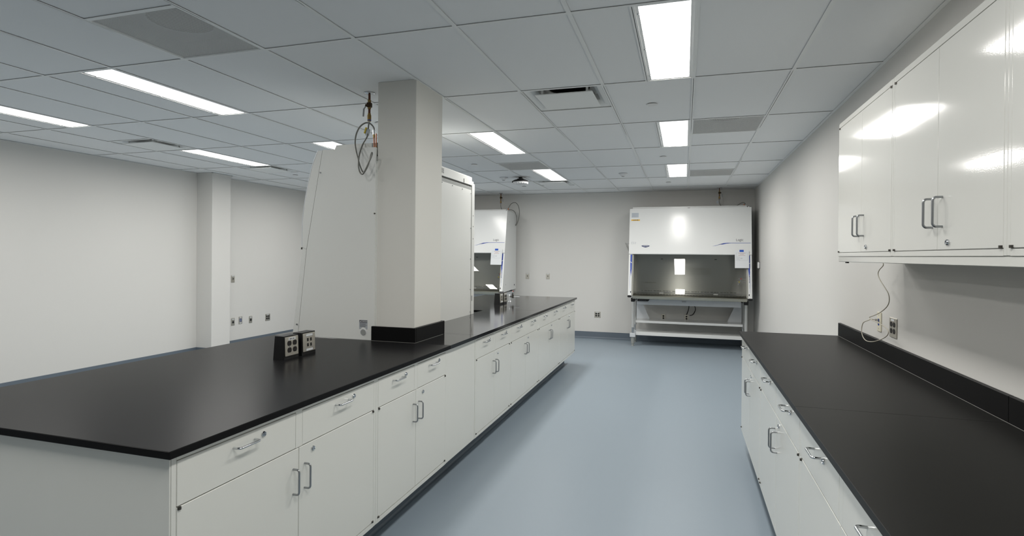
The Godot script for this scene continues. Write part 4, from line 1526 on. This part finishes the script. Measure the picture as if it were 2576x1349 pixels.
func pedestal(label, d0, d1, kind):
	# power or data pedestal whose plate faces +x; base on the benchtop
	var t = thing("service_pedestal", label, "outlet", Vector3(-2.19, 0.9633, -(d0 + d1) / 2), 0, "benchtop service pedestals")
	var hw = (d1 - d0) / 2
	var s = ms()
	var prof = [Vector2(-0.046, 0), Vector2(0.030, 0), Vector2(0.025, 0.134), Vector2(-0.036, 0.134)]
	# slightly narrower at the top
	var V = []
	for p in prof:
		var k = 1.0 if p.y == 0 else 0.975
		V.append([Vector3(p.x, p.y, hw * k), Vector3(p.x, p.y, -hw * k)])
	for i in 4:
		var j = (i + 1) % 4
		var out = [Vector3.DOWN, Vector3.RIGHT, Vector3.UP, Vector3.LEFT][i]
		poly(s, [V[i][0], V[j][0], V[j][1], V[i][1]], out)
	poly(s, [V[0][0], V[1][0], V[2][0], V[3][0]], Vector3(0, 0, 1))
	poly(s, [V[0][1], V[1][1], V[2][1], V[3][1]], Vector3(0, 0, -1))
	put("housing", s, "black_plastic", t)
	var f = Node3D.new()
	f.name = "faceplate"
	var lean = atan(0.005 / 0.134)
	var base = Transform3D(Basis(Vector3.UP, PI / 2) * Basis(Vector3.RIGHT, -lean), Vector3(0.0275, 0.073, 0))
	var w = 0.113
	var h = 0.110
	xf = base
	var plate = bx("plate", "plate_steel", t, Vector3(-w / 2, -h / 2, 0), Vector3(w / 2, h / 2, 0.006), 0.0035)
	f.free()
	var z = 0.006
	if kind == "power":
		for x in [-0.023, 0.023]:
			for y in [0.018, -0.0205]:
				s = ms()
				prism(s, oval(0.0345, 0.0285), z, z + 0.0015, func(p, u): return Vector3(p.x + x, p.y + y, u))
				var so = put("socket", s, "socket_brown", t)
				s = ms()
				for q in [[-0.0065, 0.004], [0.0055, 0.004]]:
					box(s, Vector3(x + q[0] - 0.001, y + q[1] - 0.004, z + 0.0015), Vector3(x + q[0] + 0.001, y + q[1] + 0.004, z + 0.0018))
				cyl(s, Vector3(x, y - 0.008, z + 0.0015), Vector3(x, y - 0.008, z + 0.0018), 0.0024, 8)
				put("slot", s, "black", so)
			s = ms()
			cyl(s, Vector3(x, -0.001, z), Vector3(x, -0.001, z + 0.0015), 0.0032, 8)
			put("screw", s, "chrome", t)
		bx("label_strip", "label_white", t, Vector3(-0.028, 0.035, z), Vector3(0.030, 0.050, z + 0.0006))
		s = ms()
		for q in [[-0.020, -0.010], [-0.007, -0.001], [0.003, 0.006], [0.010, 0.018]]:
			box(s, Vector3(q[0], 0.0395, z + 0.0006), Vector3(q[1], 0.0450, z + 0.0009))
		put("label_print", s, "ink_dark", t).set_meta("kind", "stuff")
	else:
		for x in [-0.0145, 0.0145]:
			for y in [0.016, -0.015]:
				bx("port", "black", t, Vector3(x - 0.0075, y - 0.0095, z - 0.0005), Vector3(x + 0.0075, y + 0.0095, z + 0.0004))
		for y in [0.043, -0.043]:
			bx("label_frame", "hood_grey", t, Vector3(-0.033, y - 0.0085, z), Vector3(0.033, y + 0.0085, z + 0.0005))
			bx("label_strip", "label_white", t, Vector3(-0.030, y - 0.006, z + 0.0005), Vector3(0.030, y + 0.006, z + 0.001))
	xf = Transform3D.IDENTITY
	return t


func make_bench_services():
	org = Vector3.ZERO
	pedestal("black pedestal with four sockets, left one of the near pair on the island", 2.658, 2.782, "power")
	pedestal("black pedestal with four data ports, right one of the near pair on the island", 2.812, 2.94, "data")
	pedestal("black pedestal with a data plate, nearer one of the far pair on the island", 6.545, 6.67, "data")
	pedestal("black pedestal with sockets, farther one of the far pair beside the chrome gas tap", 6.70, 6.83, "power")
	# gas turret with outlet valve
	var t = thing("gas_tap", "small chrome gas tap with an orange tipped knob on the far island end", "gas tap", Vector3(-2.17, 0.9633, -6.98))
	var s = ms()
	lathe(s, [Vector2(0, 0), Vector2(0.022, 0), Vector2(0.022, 0.006), Vector2(0.015, 0.010), Vector2(0.013, 0.075), Vector2(0.016, 0.080), Vector2(0.013, 0.092), Vector2(0, 0.095)], 18)
	put("turret", s, "bright_metal", t)
	s = ms()
	cyl(s, Vector3(0.0, 0.068, 0), Vector3(0.055, 0.066, 0), 0.009, 12)
	cyl(s, Vector3(0.045, 0.050, 0), Vector3(0.045, 0.095, 0), 0.012, 12)
	put("valve_body", s, "hinge_dark", t)
	s = ms()
	tube(s, [Vector3(0.055, 0.066, 0), Vector3(0.09, 0.067, 0), Vector3(0.135, 0.064, 0)], 0.0065, 10)
	put("hose_nozzle", s, "bright_metal", t)
	s = ms()
	lathe_at(s, Vector3(0.045, 0.095, 0), [Vector2(0.006, 0), Vector2(0.008, 0.012), Vector2(0.014, 0.018), Vector2(0.014, 0.034), Vector2(0.008, 0.040), Vector2(0, 0.040)], 12)
	put("knob", s, "chrome", t)
	s = ms()
	lathe_at(s, Vector3(0.045, 0.135, 0), [Vector2(0.008, 0), Vector2(0.008, 0.006), Vector2(0, 0.008)], 12)
	put("knob_tip", s, "red_knob", t)


func lathe_at(s, at, prof, n):
	var old = xf
	xf = xf * Transform3D(Basis.IDENTITY, at)
	lathe(s, prof, n)
	xf = old


func make_network_cable():
	var t = thing("network_cable", "beige network cable dangling in a loop from the valance to the wall data jack", "cable", Vector3(1.1, 1.0, -3.8))
	org = t.position
	var raw = [[-0.02, 3.745], [-0.040, 3.731], [-0.067, 3.795], [-0.094, 3.82], [-0.127, 3.783], [-0.167, 3.70], [-0.200, 3.64], [-0.237, 3.626], [-0.274, 3.664], [-0.315, 3.77], [-0.345, 3.884], [-0.362, 3.962], [-0.369, 3.972], [-0.376, 3.945], [-0.380, 3.854], [-0.386, 3.747], [-0.398, 3.66], [-0.415, 3.633], [-0.441, 3.665], [-0.475, 3.765], [-0.508, 3.909], [-0.519, 4.025], [-0.508, 4.091], [-0.482, 4.126], [-0.447, 4.127], [-0.412, 4.094], [-0.391, 4.014]]
	var pts = []
	for p in raw:
		pts.append(R(1.10, p[0], p[1]))
	pts.append(R(1.125, -0.384, 4.03))
	pts.append(R(1.155, -0.386, 4.037))
	var s = ms()
	tube(s, smooth(pts, 5), 0.0026, 8)
	put("cord", s, "cable_beige", t)
	bx("plug", "clear_plastic", t, R(1.150, -0.393, 4.029), R(1.1685, -0.380, 4.045))
	org = Vector3.ZERO
